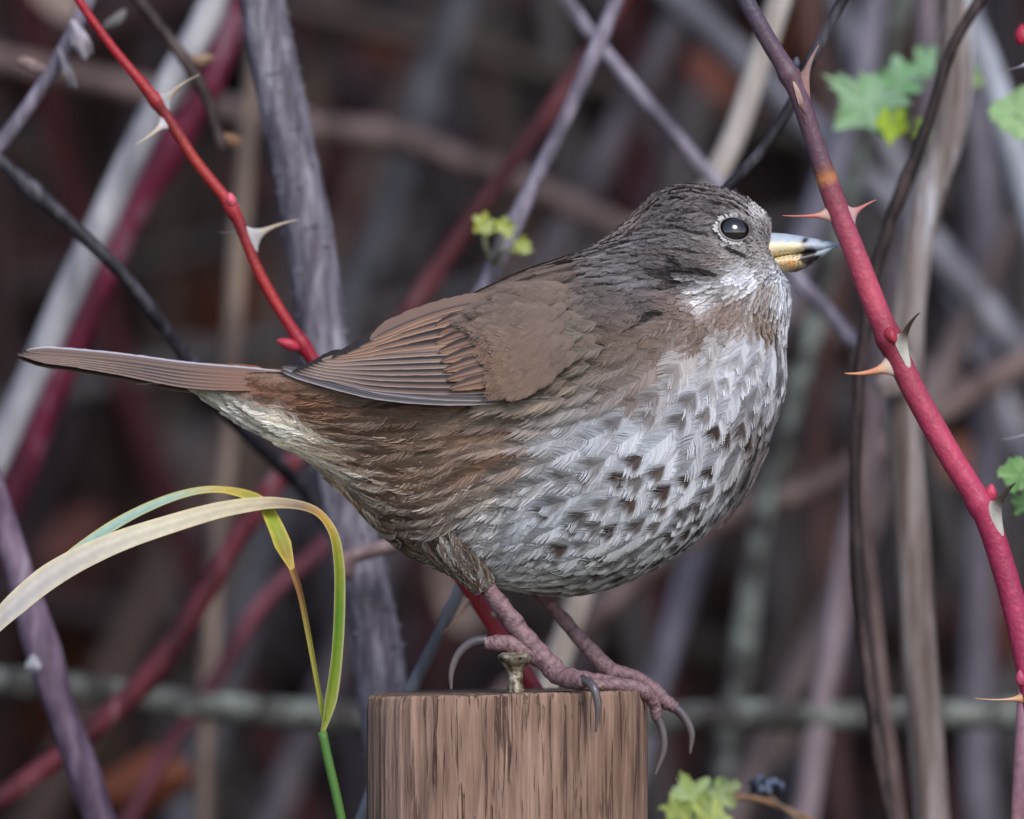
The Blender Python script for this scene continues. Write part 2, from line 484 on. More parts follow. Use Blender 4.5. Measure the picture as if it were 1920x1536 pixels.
cane('mauve_stem', 'slender mauve-grey stem with yellow-green buds slanting down to the bird back', [(1168, -30), (1112, 105), (1052, 240), (985, 375), (935, 480), (895, 560), (860, 640)], 0.12, 27, K_THIN, e1=None, nodes=[(0.22, 0.2), (0.62, 0.3)], knob=0.05)
cane('grey_bramble', 'thin grey stem slanting down to the crown of the bird head', [(1030, -40), (1065, 5), (1130, 92), (1220, 200), (1345, 345), (1450, 470), (1505, 535), (1560, 592), (1610, 655)], 0.17, 26, K_THIN, e1=None)
cane('straw_cane', 'pale straw-coloured cane rising behind the bird head and showing between its legs', [(1478, -50), (1455, 20), (1420, 130), (1380, 250), (1335, 350), (1240, 640), (1150, 910), (1078, 1145), (1040, 1260), (980, 1450), (950, 1560)], 0.2, 48, K_STRAW, cat='cane')
cane('dark_twig', 'dark thin twig crossing behind the purple upper end of the pink thorny stem', [(1595, -30), (1560, 40), (1520, 115), (1485, 195), (1430, 280), (1370, 345), (1320, 410)], 0.035, 21, K_DARK, e0='up', e1=None, knob=0.05)
cane('blue_grey_cane', 'wide blue-grey cane blurred behind the dark thin twig near the bird head', [(1210, -60), (1270, 0), (1370, 92), (1470, 190), (1590, 310), (1690, 400), (1800, 520)], 0.42, 62, K_BLUE, cat='cane')
cane('dark_upright_stem', 'long dark brown stem curving down past the green leaf and behind pink stem', [(1850, -20), (1825, 20), (1785, 90), (1745, 215), (1700, 335), (1660, 440), (1630, 560), (1612, 700), (1603, 900), (1612, 1130), (1640, 1370), (1672, 1560)], 0.075, 23, K_DBRN, knob=0.05, nodes=[(0.3, 0.3), (0.75, 0.3)])
cane('forked_twig', 'thin greyish twig running down alongside the long dark stem', [(1598, 630), (1604, 660), (1612, 760), (1618, 900), (1640, 1150), (1668, 1400), (1690, 1560)], 0.19, 22, K_BRN, e0=None, knob=0.05, nodes=[(0.22, 0.4)])
cane('reed_stem', 'thick pale dead stalk with a broken joint standing behind the pink stem', [(1800, -40), (1792, 110), (1780, 250), (1735, 380), (1708, 540), (1690, 690), (1692, 780), (1706, 960), (1720, 1180), (1738, 1400), (1750, 1570)], 0.13, 66, mb('dead_stalk', (96, 82, 76), (140, 128, 124), (186, 184, 192), 90, 0.06, bump=0.6), cat='stalk', n=18, nodes=[(0.47, 0.25), (0.12, 0.2)], knob=0.06)
cane('pink_grey_cane', 'pinkish-grey cane going straight up behind the fresh green leaf', [(1725, -40), (1738, 60), (1745, 180), (1725, 330), (1690, 500), (1650, 700)], 0.3, 50, mb('pink_grey', (98, 84, 90), (140, 124, 130), None, 50, 0.2), cat='cane')
cane('lilac_cane', 'lilac-grey cane crossing a paler one above the fresh green leaf', [(1650, -50), (1625, 80), (1600, 200), (1560, 320), (1500, 480), (1440, 640)], 0.4, 52, mb('lilac', (92, 86, 98), (130, 124, 136), None, 50, 0.2), cat='cane')
cane('slate_cane', 'pale slate cane slanting beneath the lilac-grey cane by the green leaf', [(1555, -50), (1590, 60), (1630, 180), (1690, 330), (1760, 480)], 0.45, 44, K_BLUE, cat='cane')
cane('bluish_cane', 'pale bluish cane slanting down behind the top of the dead stalk', [(1770, -60), (1815, 40), (1862, 160), (1905, 300), (1960, 470)], 0.28, 60, mb('bluish', (122, 124, 132), (160, 162, 172), None, 40, 0.2), cat='cane')
cane('upright_mauve_cane', 'broad mauve-grey upright cane standing beyond the dead stalk and pink stem', [(1835, 300), (1850, 480), (1858, 650), (1850, 880), (1838, 1100), (1835, 1400), (1840, 1570)], 0.45, 66, mb('mauve_up', (78, 72, 80), (112, 104, 114), None, 40, 0.2), cat='cane')
cane('level_stick', 'lichen-grey stick lying level behind the wooden post', [(-40, 1275), (150, 1290), (310, 1312), (500, 1335), (690, 1345), (960, 1352), (1240, 1348), (1420, 1340), (1600, 1342), (1800, 1340), (1960, 1338)], 0.3, 54, K_LICH, e0='side', e1='side', cat='stick', knob=0.1, n=14)
cane('brownish_stick', 'greyish brown stick rising from behind the belly toward the pink stem', [(1200, 1080), (1300, 1005), (1400, 950), (1500, 925), (1600, 872), (1720, 800)], 0.38, 46, K_BRN, e0='ground', e1='side', cat='stick', nodes=[(0.42, 0.3)])
cane('lichen_twig', 'lichen-covered upright twig crossing the level stick beside the claws', [(1450, 900), (1425, 1000), (1405, 1110), (1390, 1230), (1372, 1335), (1362, 1420)], 0.36, 50, K_LICH, e0='up', e1='ground', taper=(0.7, 1.1), knob=0.2, cat='twig')
cane('slanting_brown_cane', 'taupe cane slanting down onto the level stick near lichen twig', [(1640, 960), (1570, 1110), (1520, 1220), (1470, 1320), (1400, 1470), (1350, 1580)], 0.42, 54, mb('taupe', (82, 70, 70), (112, 98, 98), None, 40, 0.25), cat='cane')
cane('purple_cane', 'dusky purple cane crossing in front of a brick-red cane below the grass blade', [(-40, 850), (5, 980), (60, 1150), (115, 1330), (165, 1470), (200, 1570)], 0.10, 56, K_PURP, cat='cane', nodes=[(0.52, 0.25), (0.78, 0.15)], knob=0.04)
cane('brick_red_cane', 'brick-red cane with pale joints slanting up under the grass blade', [(720, 690), (640, 770), (560, 855), (490, 945), (430, 1035), (362, 1150), (275, 1275), (110, 1420), (-10, 1505), (-60, 1540)], 0.19, 41, K_RED, e0=None, cat='cane', nodes=[(0.3, 0.15), (0.62, 0.15)])
cane('maroon_cane', 'thin maroon cane parallel to and beneath the brick-red cane', [(700, 930), (600, 1030), (530, 1090), (470, 1160), (415, 1260), (300, 1430), (230, 1560)], 0.3, 32, mb('maroon', (74, 36, 46), (104, 56, 66), None, 40, 0.3), e0=None, cat='cane')
cane('cut_stub', 'short pinkish cut stub sticking out of the prickly cane', [(752, 1015), (735, 1022), (690, 1035), (655, 1046), (640, 1085)], 0.085, 30, mb('stub', (128, 104, 104), (166, 142, 140), None, 60, 1), e0=None, e1=None, knob=0.1, cat='stub', nodes=[(0.05, 0.25)])
cane('bluish_twig', 'slim bluish-grey twig running down behind the hind claw to the post', [(905, 1010), (862, 1105), (820, 1195), (775, 1285), (740, 1370)], 0.05, 26, K_BLUE, e0=None, e1='ground', knob=0.05)
cane('rust_stem', 'rust-brown upright stem behind the dark stem under the bill', [(1560, 380), (1570, 500), (1545, 650), (1530, 800), (1545, 1000), (1560, 1250), (1580, 1560)], 0.5, 46, mb('rust', (60, 38, 36), (92, 62, 56), None, 40, 0.2), cat='stem')
cane('grey_brown_cane', 'grey-brown leaning cane far behind the bird back beneath the mauve stem', [(1320, -50), (1240, 90), (1150, 260), (1060, 430), (960, 600)], 0.55, 62, mb('gbrown', (62, 54, 60), (92, 82, 88), None, 40, 0.25), cat='cane')
cane('dim_cane', 'dim grey cane slanting deep behind the prickly cane above the wing', [(830, 100), (770, 260), (720, 420), (660, 560), (600, 720)], 0.6, 66, mb('dimgrey', (62, 60, 66), (92, 90, 96), None, 40, 0.3), cat='cane')

# ---- husks and scraps on the twigs
def scrap(name, label, c, w, h, ang, d, col, seed, cat, group=None):
    r = np.random.default_rng(seed); o = P(c[0], c[1], d)
    k = U * (CAM_D + d) / CAM_D
    nu, nv = 9, 5
    V = []
    ca, sa = math.cos(math.radians(ang)), math.sin(math.radians(ang))
    cu, cv = r.uniform(-0.5, 0.5), r.uniform(0.3, 0.9)
    for i in range(nu):
        u = i / (nu - 1) * 2 - 1
        for j in range(nv):
            s = j / (nv - 1) * 2 - 1
            ww = math.sqrt(max(0.02, 1 - abs(u) ** 2.2)) * s + 0.15 * math.sin(4 * u + seed)
            X = u * w / 2 * k; Y = ww * h / 2 * k
            dep = (cu * u * u * w + cv * s * s * h) * 0.5 * k + r.normal() * 0.03 * h * k
            V.append(o + np.array([ca * X - sa * Y, dep, sa * X + ca * Y]))
    F = [[i * nv + j, (i + 1) * nv + j, (i + 1) * nv + j + 1, i * nv + j + 1] for i in range(nu - 1) for j in range(nv - 1)]
    cc = lin(col)[None] * r.uniform(0.7, 1.25, (len(V), 1))
    return tag(mesh_obj(name, np.array(V), np.array(F), M_LEAF, cols=cc), label, cat, group)
scrap('dry_husk', 'pale papery husk with an orange edge stuck to mauve twig', (150, 75), 34, 75, 25, 0.08, (186, 176, 184), 1, 'husk')
scrap('dry_husk', 'thin dangling grey husk strip below the papery husk', (125, 130), 20, 80, 20, 0.085, (150, 142, 148), 2, 'husk')
scrap('dry_husk', 'pinkish curled husk at the side of mauve twig', (60, 122), 60, 24, -18, 0.09, (150, 126, 122), 3, 'husk')
scrap('dry_husk', 'small grey curl of husk behind the red thorny stem', (215, 38), 60, 20, 40, 0.1, (128, 124, 122), 4, 'husk')
scrap('leaf_scrap', 'tan dead leaf scrap on the upper bend of dark brown twig', (375, 112), 56, 22, 5, 0.11, (168, 138, 112), 5, 'leaf scrap')
scrap('leaf_scrap', 'orange-tan leaf scrap at the tip of dark brown twig', (432, 262), 44, 24, -20, 0.11, (166, 124, 96), 6, 'leaf scrap')
scrap('pale_bud', 'whitish old bud on the dusky purple cane', (62, 1248), 30, 36, 0, 0.09, (176, 176, 182), 8, 'bud')
scrap('torn_sheath', 'pale torn sheath at the broken joint of the dead stalk', (1682, 705), 95, 60, 60, 0.12, (176, 160, 154), 17, 'sheath')
scrap('dead_leaf', 'orange-brown dead leaf lying low behind the purple and maroon canes', (270, 1470), 190, 110, 15, 0.42, (120, 66, 44), 19, 'leaf')
scrap('dead_leaf', 'rust dead leaf hanging behind the pink stem near its lowest thorn', (1870, 1160), 80, 190, 5, 0.45, (104, 54, 36), 23, 'leaf')

# unseen pale ground strip, added to bounce light up onto the bird's underside
gx = np.linspace(-6, 6, 60); gy = np.linspace(-5, -0.45, 40)
PXg, PYg = np.meshgrid(gx, gy, indexing='ij')
PZg = np.maximum(ground_h(PXg, PYg), 0.0) + 0.05 + 0.01 * fbm2(PXg, PYg, 9, 3, 2.0)
nn_, mm_ = PXg.shape
v = np.stack([PXg, PYg, PZg], -1); v[:, -1, 2] = -0.1; v[:, 0, 2] = -0.1; v[0, :, 2] = -0.1; v[-1, :, 2] = -0.1
i = np.arange(nn_ - 1)[:, None] * mm_; j = np.arange(mm_ - 1)[None]
tag(mesh_obj('path', v.reshape(-1, 3), np.stack([i + j, i + mm_ + j, i + mm_ + j + 1, i + j + 1], -1).reshape(-1, 4),
    mat_bark('bounce_ground', (120, 116, 110), (176, 170, 162), (196, 190, 184), 120, 1.0, rough=0.9, bump=1.0, bdist=0.01)), 'unseen pale ground strip added before the thicket as a light bouncer', kind='structure')

# ------------------------------------------------------------------ wooden post
def make_post():
    root = empty('wooden_post', P(954, 1297, 0.006) * np.array([1, 1, 0]))
    cx, cy = P(954, 1297, 0)[0], 0.006
    ztop = P(0, 1297)[2]
    na, r0 = 360, 264 * U
    th = np.linspace(0, 2 * np.pi, na, endpoint=False)
    r = np.random.default_rng(11)
    def n1(freq, seed):
        q = np.random.default_rng(seed); out = np.zeros(na)
        for k in range(freq // 2, freq):
            out += np.cos(k * th + q.uniform(0, 6.28)) * q.normal()
        return out / np.abs(out).max()
    fine, mid, big = n1(170, 1), n1(60, 2), n1(9, 3)
    crack = np.clip(n1(110, 5), 0.35, 1) - 0.35
    left = 0.5 + 0.5 * np.cos(th - math.radians(205))       # rougher split side
    front = np.exp(-((np.degrees(th) - 268) / 16) ** 2)      # smooth strip down the front
    amp = (0.35 + 0.9 * left) * (1 - 0.8 * front)
    e = 3.1
    sup = (np.abs(np.cos(th)) ** e + np.abs(np.sin(th)) ** e) ** (-1 / e)
    zs = np.concatenate([np.linspace(-0.05, ztop - 0.10, 10), np.linspace(ztop - 0.095, ztop - 0.003, 44), [ztop - 0.0018, ztop - 0.0008, ztop - 0.0002, ztop]])
    V = []
    chip = np.clip(n1(90, 8), 0.1, 1) * 0.0005 + np.clip(n1(10, 9), 0, 1) * 0.0004
    tilt = 7 * U
    for i, z in enumerate(zs):
        ph = z * 18
        wob = np.roll(mid, int(3 * math.sin(ph * 1.7))) * 0.5 + mid * 0.5
        R = r0 * sup * 0.985 + amp * (0.00022 * fine + 0.0004 * wob - 0.0011 * crack * (0.6 + 0.4 * math.sin(ph * 2.1 + 1))) + 0.00045 * big
        if z > ztop - 0.003:
            R = R - {0: 0.0, 1: 0.00008, 2: 0.00025, 3: 0.0007}[len(zs) - 1 - i if False else i - (len(zs) - 4)] - 0.0002
        x = cx + R * np.cos(th); y = cy + R * 0.92 * np.sin(th)
        zz = np.full(na, z)
        if i >= len(zs) - 4: zz = zz - chip + tilt * (np.cos(th))
        elif z > ztop - 0.01: zz = zz + tilt * np.cos(th) * 0.8 - chip * 0.7
        V.append(np.stack([x, y, zz], -1))
    m = len(zs)
    V = np.concatenate(V)
    i = np.arange(m - 1)[:, None] * na; j = np.arange(na)[None, :]; j2 = (j + 1) % na
    F = np.stack([i + j, i + j2, i + na + j2, i + na + j], -1).reshape(-1, 4)
    mat, t, p = new_mat('weathered_wood')
    tc = N(t, 'ShaderNodeTexCoord')
    def noise(sx, sz, sc, det, dist=0.0):
        mp = N(t, 'ShaderNodeMapping'); mp.inputs['Scale'].default_value = (sx, sx, sz)
        t.links.new(tc.outputs['Object'], mp.inputs['Vector'])
        nz = N(t, 'ShaderNodeTexNoise'); nz.inputs['Scale'].default_value = sc; nz.inputs['Detail'].default_value = det
        nz.inputs['Distortion'].default_value = dist
        t.links.new(mp.outputs[0], nz.inputs['Vector']); return nz
    g1 = noise(1, 0.07, 620, 9, 0.6); g2 = noise(1, 0.10, 150, 7, 0.8); g3 = noise(1, 0.45, 60, 6, 0.5); g4 = noise(1, 0.045, 1100, 6, 0.5)
    r1 = ramp(t, [(0.30, lin((58, 43, 38))), (0.43, lin((118, 94, 82))), (0.55, lin((146, 119, 105))), (0.72, lin((182, 156, 140)))])
    t.links.new(g1.outputs['Fac'], r1.inputs[0])
    r2 = ramp(t, [(0.3, lin((92, 72, 62))), (0.5, lin((142, 116, 102))), (0.7, lin((170, 142, 126)))])
    t.links.new(g2.outputs['Fac'], r2.inputs[0])
    m1 = N(t, 'ShaderNodeMix', data_type='RGBA'); m1.inputs[0].default_value = 0.58
    t.links.new(r1.outputs[0], m1.inputs[6]); t.links.new(r2.outputs[0], m1.inputs[7])
    r3 = ramp(t, [(0.35, (0.72, 0.66, 0.62)), (0.6, (1.06, 1.02, 1.0))])
    t.links.new(g3.outputs['Fac'], r3.inputs[0])
    m2 = N(t, 'ShaderNodeMix', data_type='RGBA', blend_type='MULTIPLY'); m2.inputs[0].default_value = 1
    t.links.new(m1.outputs[2], m2.inputs[6]); t.links.new(r3.outputs[0], m2.inputs[7])
    r4 = ramp(t, [(0.34, (0.24, 0.19, 0.17)), (0.43, (1, 1, 1))])
    t.links.new(g4.outputs['Fac'], r4.inputs[0])
    m3 = N(t, 'ShaderNodeMix', data_type='RGBA', blend_type='MULTIPLY')
    g5 = noise(1, 0.22, 52, 3, 0.3); r5_ = ramp(t, [(0.42, (0.12, 0.12, 0.12)), (0.60, (0.9, 0.9, 0.9))])
    t.links.new(g5.outputs['Fac'], r5_.inputs[0]); t.links.new(r5_.outputs[0], m3.inputs[0])
    t.links.new(m2.outputs[2], m3.inputs[6]); t.links.new(r4.outputs[0], m3.inputs[7])
    t.links.new(m3.outputs[2], p.inputs['Base Color'])
    p.inputs['Roughness'].default_value = 0.75; p.inputs['Specular IOR Level'].default_value = 0.2
    ad = N(t, 'ShaderNodeMath', operation='ADD'); t.links.new(g1.outputs['Fac'], ad.inputs[0]); t.links.new(r4.outputs[0], ad.inputs[1])
    bp = N(t, 'ShaderNodeBump'); bp.inputs['Strength'].default_value = 1.0; bp.inputs['Distance'].default_value = 0.0008
    t.links.new(ad.outputs[0], bp.inputs['Height']); t.links.new(bp.outputs[0], p.inputs['Normal'])
    mesh_obj('shaft', V, F, mat, root)
    # sawn end grain: a dished sheet meeting the rim
    rim = V[-na:]
    c = rim.mean(0); rows = [rim]
    for k, s in enumerate((0.97, 0.85, 0.65, 0.4, 0.15)):
        q = c + (rim - c) * s; q[:, 2] = c[2] + (rim[:, 2] - c[2]) * s * 0.8 + 0.0001; rows.append(q)
    W = np.concatenate(rows + [c[None]])
    Fq = [[a * na + b, a * na + (b + 1) % na, (a + 1) * na + (b + 1) % na, (a + 1) * na + b] for a in range(5) for b in range(na)]
    Fq += [[5 * na + b, 5 * na + (b + 1) % na, 6 * na] for b in range(na)]
    mat2 = mat_bark('end_grain', (74, 58, 50), (120, 98, 84), (140, 118, 102), 300, 1.0, rough=0.85, bump=0.6)
    mesh_obj('end_face', W, Fq, mat2, root)
    tag(root, 'weathered brown wooden post with cracked vertical grain under the bird', 'post')
    return root
make_post()

# ------------------------------------------------------------------ screw standing out of the post top
def make_screw():
    d = -0.011
    prof = [(0, 1222), (10, 1221), (24, 1222), (31, 1226), (33, 1231), (31, 1236), (25, 1243), (18, 1251), (15, 1257), (14.5, 1266), (14.5, 1285), (14.5, 1312)]
    k = U
    ang = np.linspace(0, 2 * np.pi, 36, endpoint=False)
    o = P(966, 1297, d)
    root = empty('wood_screw', o)
    def lathe(pr):
        V = []
        for rr, py in pr:
            V.append(np.stack([o[0] + rr * k * np.cos(ang), o[1] + rr * k * np.sin(ang), np.full(36, CAM_Z + (768 - py) * k)], -1))
        n = 36; m = len(pr); i = np.arange(m - 1)[:, None] * n; j = np.arange(n)[None]; j2 = (j + 1) % n
        return np.concatenate(V), np.stack([i + j, i + n + j, i + n + j2, i + j2], -1).reshape(-1, 4)
    mat, t, p = new_mat('tarnished_brass')
    tc = N(t, 'ShaderNodeTexCoord'); nz = N(t, 'ShaderNodeTexNoise'); nz.inputs['Scale'].default_value = 700; nz.inputs['Detail'].default_value = 5
    t.links.new(tc.outputs['Object'], nz.inputs['Vector'])
    r = ramp(t, [(0.36, lin((60, 52, 44))), (0.55, lin((168, 156, 134))), (0.72, lin((206, 198, 178)))])
    t.links.new(nz.outputs['Fac'], r.inputs[0]); t.links.new(r.outputs[0], p.inputs['Base Color'])
    p.inputs['Metallic'].default_value = 0.7; p.inputs['Roughness'].default_value = 0.42
    bp = N(t, 'ShaderNodeBump'); bp.inputs['Strength'].default_value = 0.6; bp.inputs['Distance'].default_value = 0.0003
    t.links.new(nz.outputs['Fac'], bp.inputs['Height']); t.links.new(bp.outputs[0], p.inputs['Normal'])
    v, f = lathe(prof[:9]); mesh_obj('head', v, f, mat, root)
    v, f = lathe([(14.3, 1255)] + prof[9:]); mesh_obj('shank', v, f, mat, root)
    # thread: a wire wound round the lower shank
    tt = np.linspace(0, 4 * 2 * np.pi, 120)
    hx = np.stack([o[0] + 15 * k * np.cos(tt), o[1] + 15 * k * np.sin(tt), CAM_Z + (768 - (1292 + 5 * tt / 6.28)) * k], -1)
    v, f = tube_data(hx, 1.6 * k, 6); mesh_obj('thread', v, f, mat, root)
    tag(root, 'tarnished countersunk screw standing out of the post top under the toe', 'screw')
make_screw()

# ------------------------------------------------------------------ thorny stems in focus
def thorn(parent, base, tip, axis, wide, deep, c_base, c_tip, name='thorn', bend=0.25, up=None):
    """base/tip world points; axis = stem direction; wide = half length of the foot along the stem; deep = half thickness"""
    n = 14; m = 14
    base = np.asarray(base); tip = np.asarray(tip); L = np.linalg.norm(tip - base)
    ax = axis / np.linalg.norm(axis)
    dirv = (tip - base) / L
    side = np.cross(dirv, ax); side /= np.linalg.norm(side)
    axp = np.cross(side, dirv)
    V, C = [], []
    ang = np.linspace(0, 2 * np.pi, m, endpoint=False)
    for i in range(n):
        s = i / (n - 1)
        c = base + dirv * L * s + axp * bend * L * (s - s * s) * 1.0
        fa = wide * ((1 - s) ** 7 * 0.80 + (1 - s) * 0.18 + 0.02)
        fb = deep * ((1 - s) ** 1.6 * 0.7 + (1 - s) * 0.27 + 0.03)
        k = (1 - s) ** 3
        asd = k * ax + (1 - k) * axp
        V.append(c + np.cos(ang)[:, None] * fa * asd + np.sin(ang)[:, None] * fb * side)
        w = smooth(0.08, 0.45, s)
        C.append(np.repeat((lin(c_base) * (1 - w) + lin(c_tip) * w)[None], m, 0))
    V = np.concatenate(V + [tip[None]]); C = np.concatenate(C + [lin(c_tip)[None]])
    F = [[a * m + b, a * m + (b + 1) % m, (a + 1) * m + (b + 1) % m, (a + 1) * m + b] for a in range(n - 1) for b in range(m)]
    F += [[(n - 1) * m + b, (n - 1) * m + (b + 1) % m, n * m] for b in range(m)]
    return mesh_obj(name, V, F, M_THORN, parent, cols=C)

def bud(parent, c, axis, L, R, col, name='bud'):
    n, m = 9, 12; ang = np.linspace(0, 2 * np.pi, m, endpoint=False)
    ax = np.asarray(axis, float); ax /= np.linalg.norm(ax)
    a = np.cross(ax, (0, 1, 0.1)); a /= np.linalg.norm(a); b = np.cross(ax, a)
    V = []
    for i in range(n):
        s = i / (n - 1); rr = R * max(0.02, math.sin(math.pi * min(1, (0.18 + 0.82 * s))) ** 0.7)
        V.append(c + ax * L * (s - 0.3) + np.cos(ang)[:, None] * rr * a + np.sin(ang)[:, None] * rr * b)
    V = np.concatenate(V)
    F = [[i * m + j, i * m + (j + 1) % m, (i + 1) * m + (j + 1) % m, (i + 1) * m + j] for i in range(n - 1) for j in range(m)] + [list(range(m))[::-1]]
    cc = lin(col)[None] * np.random.default_rng(3).uniform(0.85, 1.15, (len(V), 1))
    return mesh_obj(name, V, F, M_STEMV, parent, cols=cc)

def focus_stem(name, label, pts, widths, colfn, e0, e1, knots=(), cat='stem'):
    q = np.array([np.append(P(p[0], p[1], p[2]), w) for p, w in zip(pts, widths)])
    path4 = spline(q, 240)
    path = path4[:, :3]; pxy = spline(np.array([p[:2] for p in pts], float), 240)
    rad = path4[:, 3] * 0.5 * U
    for py, amt, sp in knots: rad = rad * (1 + amt * np.exp(-((pxy[:, 1] - py) / sp) ** 2))
    cols = np.array([colfn(x, y) for x, y in pxy])
    if e0:
        ex = march(path[0], path[0] - path[2], e0); path = np.concatenate([ex[::-1], path])
        rad = np.concatenate([rad[0] * np.linspace(0.5, 1, len(ex)), rad]); cols = np.concatenate([np.repeat(cols[:1], len(ex), 0), cols])
    if e1:
        ex = march(path[-1], path[-1] - path[-3], e1); path = np.concatenate([path, ex])
        rad = np.concatenate([rad, np.full(len(ex), rad[-1])]); cols = np.concatenate([cols, np.repeat(cols[-1:], len(ex), 0)])
    root = empty(name, path[-1] * np.array([1, 1, 0]) if e1 == 'ground' else path[-1])
    n = 20
    v, f = tube_data(path, rad, n, 0.012, seed=4)
    c = np.repeat(cols, n, 0); c = np.concatenate([c, cols[:1], cols[-1:]])
    r = np.random.default_rng(9); c = c * r.uniform(0.92, 1.08, (len(c), 1))
    mesh_obj('stem', v, f, M_STEMV, root, cols=c)
    tag(root, label, cat)
    return root

def ccurve(stops):
    ys = [s[0] for s in stops]; cs = np.array([lin(s[1]) for s in stops])
    return lambda x, y: np.array([np.interp(y, ys, cs[:, k]) for k in range(3)])

RD = 0.036
red = focus_stem('red_thorny_stem', 'thin bright red thorny stem passing behind the bird tail and leg', 
    [(118, -50, RD), (147, 0, RD), (215, 95, RD), (293, 190, RD), (365, 300, RD), (437, 395, RD), (480, 500, RD), (530, 590, RD), (585, 672, RD), (690, 830, RD), (800, 990, RD), (872, 1092, RD), (940, 1195, RD), (1000, 1288, RD), (1040, 1350, RD)],
    [15, 16, 18, 22, 21, 22, 21, 22, 25, 27, 29, 30, 31, 31, 31],
    ccurve([(0, (150, 26, 40)), (185, (150, 40, 44)), (200, (112, 30, 36)), (300, (150, 50, 42)), (395, (156, 42, 50)), (430, (120, 30, 36)), (560, (158, 44, 42)), (640, (140, 24, 42)), (1100, (152, 42, 54)), (1300, (140, 38, 50))]), 'up', 'ground',
    knots=[(190, 0.35, 12), (392, 0.3, 14), (645, 0.3, 16)])
TH_W, TH_T = (176, 172, 174), (190, 172, 150)
def th(par, b, t, d, axis, wide, deep, cb=TH_W, ct=TH_T, dt=0.0, bend=0.25):
    ax = np.array([axis[0], 0, -axis[1]], float)
    return thorn(par, P(b[0], b[1], d), P(t[0], t[1], d + dt), ax, wide * U, deep * U, cb, ct, bend=bend)
th(red, (305, 195), (374, 140), RD, (0.55, 0.83), 26, 7, dt=-0.004, bend=-0.25)
th(red, (312, 226), (253, 271), RD, (0.55, 0.83), 24, 7, dt=-0.004, bend=0.2)
th(red, (470, 448), (560, 412), RD, (0.45, 0.9), 30, 6, dt=-0.003, bend=-0.2)
th(red, (450, 428), (407, 435), RD, (0.45, 0.9), 10, 4, dt=0.006)
th(red, (888, 1112), (828, 1190), RD, (0.57, 0.82), 16, 6, ct=(214, 160, 110), dt=-0.003, bend=0.15)
th(red, (920, 1152), (938, 1148), RD, (0.57, 0.82), 20, 6, dt=-0.006)
bud(red, P(434, 378, RD - 0.0012), (-0.25, -0.3, 1), 26 * U, 9 * U, (214, 92, 110))
bud(red, P(548, 648, RD - 0.001), (-1, -0.2, 0.35), 46 * U, 11 * U, (176, 52, 70))

PD = -0.004
pink = focus_stem('pink_thorny_stem', 'thick pink-red thorny stem with a purple upper end in front of the bill tip',
    [(1372, -50, PD), (1398, 0, PD), (1440, 75, PD), (1490, 160, PD), (1525, 260, PD), (1562, 370, PD), (1605, 480, PD), (1652, 600, PD), (1715, 735, PD), (1785, 860, PD), (1845, 960, PD), (1880, 1060, PD), (1905, 1150, PD), (1925, 1240, PD), (1945, 1340, PD)],
    [33, 33, 33, 36, 35, 41, 42, 45, 45, 46, 46, 46, 47, 47, 47],
    ccurve([(0, (74, 66, 80)), (150, (96, 70, 80)), (300, (94, 66, 78)), (322, (120, 76, 64)), (335, (176, 112, 66)), (350, (120, 60, 70)), (420, (150, 66, 84)), (560, (178, 72, 92)), (650, (116, 36, 54)), (690, (146, 56, 74)), (860, (178, 64, 92)), (1000, (150, 46, 76)), (1200, (156, 52, 84))]), 'up', 'ground',
    knots=[(140, 0.22, 14), (635, 0.16, 16), (945, 0.14, 14)])
BR, DK = (196, 132, 96), (70, 58, 50)
th(pink, (1560, 402), (1466, 404), PD, (0.37, 0.93), 24, 9, (180, 148, 138), (190, 108, 92), dt=-0.003, bend=0.10)
th(pink, (1592, 405), (1642, 375), PD, (0.37, 0.93), 30, 9, (176, 140, 140), (176, 110, 104), dt=0.003, bend=-0.1)
th(pink, (1680, 680), (1584, 700), PD, (0.42, 0.9), 46, 12, (190, 176, 162), BR, dt=-0.003, bend=0.30)
th(pink, (1690, 655), (1725, 586), PD - 0.0018, (0.42, 0.9), 44, 10, (196, 190, 180), DK, dt=-0.006, bend=-0.35)
th(pink, (1862, 970), (1905, 905), PD - 0.0012, (0.4, 0.92), 56, 12, (186, 180, 172), DK, dt=-0.005, bend=-0.3)
th(pink, (1925, 1308), (1827, 1309), PD, (0.2, 0.98), 18, 9, (186, 140, 100), (198, 160, 130), dt=-0.004, bend=0.15)
th(pink, (1505, 165), (1535, 85), PD, (0.3, 0.95), 48, 9, (150, 112, 108), (150, 120, 116), dt=-0.002, bend=-0.2)
bud(pink, P(1668, 625, PD - 0.0022), (0.5, -0.5, -0.8), 34 * U, 12 * U, (152, 44, 62))
bud(pink, P(1857, 930, PD - 0.0005), (0.1, -0.2, 1), 34 * U, 12 * U, (182, 62, 86))
bud(pink, P(1492, 122, PD - 0.0005), (0.15, 0, 1), 24 * U, 8 * U, (66, 68, 82))
bud(pink, P(1914, 1276, PD - 0.0015), (-0.1, -0.2, 1), 30 * U, 10 * U, (170, 70, 100))
# ridged scar under the fork
th(pink, (1500, 190), (1512, 215), PD - 0.0019, (0.3, 0.95), 46, 6, (166, 134, 124), (120, 90, 88), dt=-0.0004)

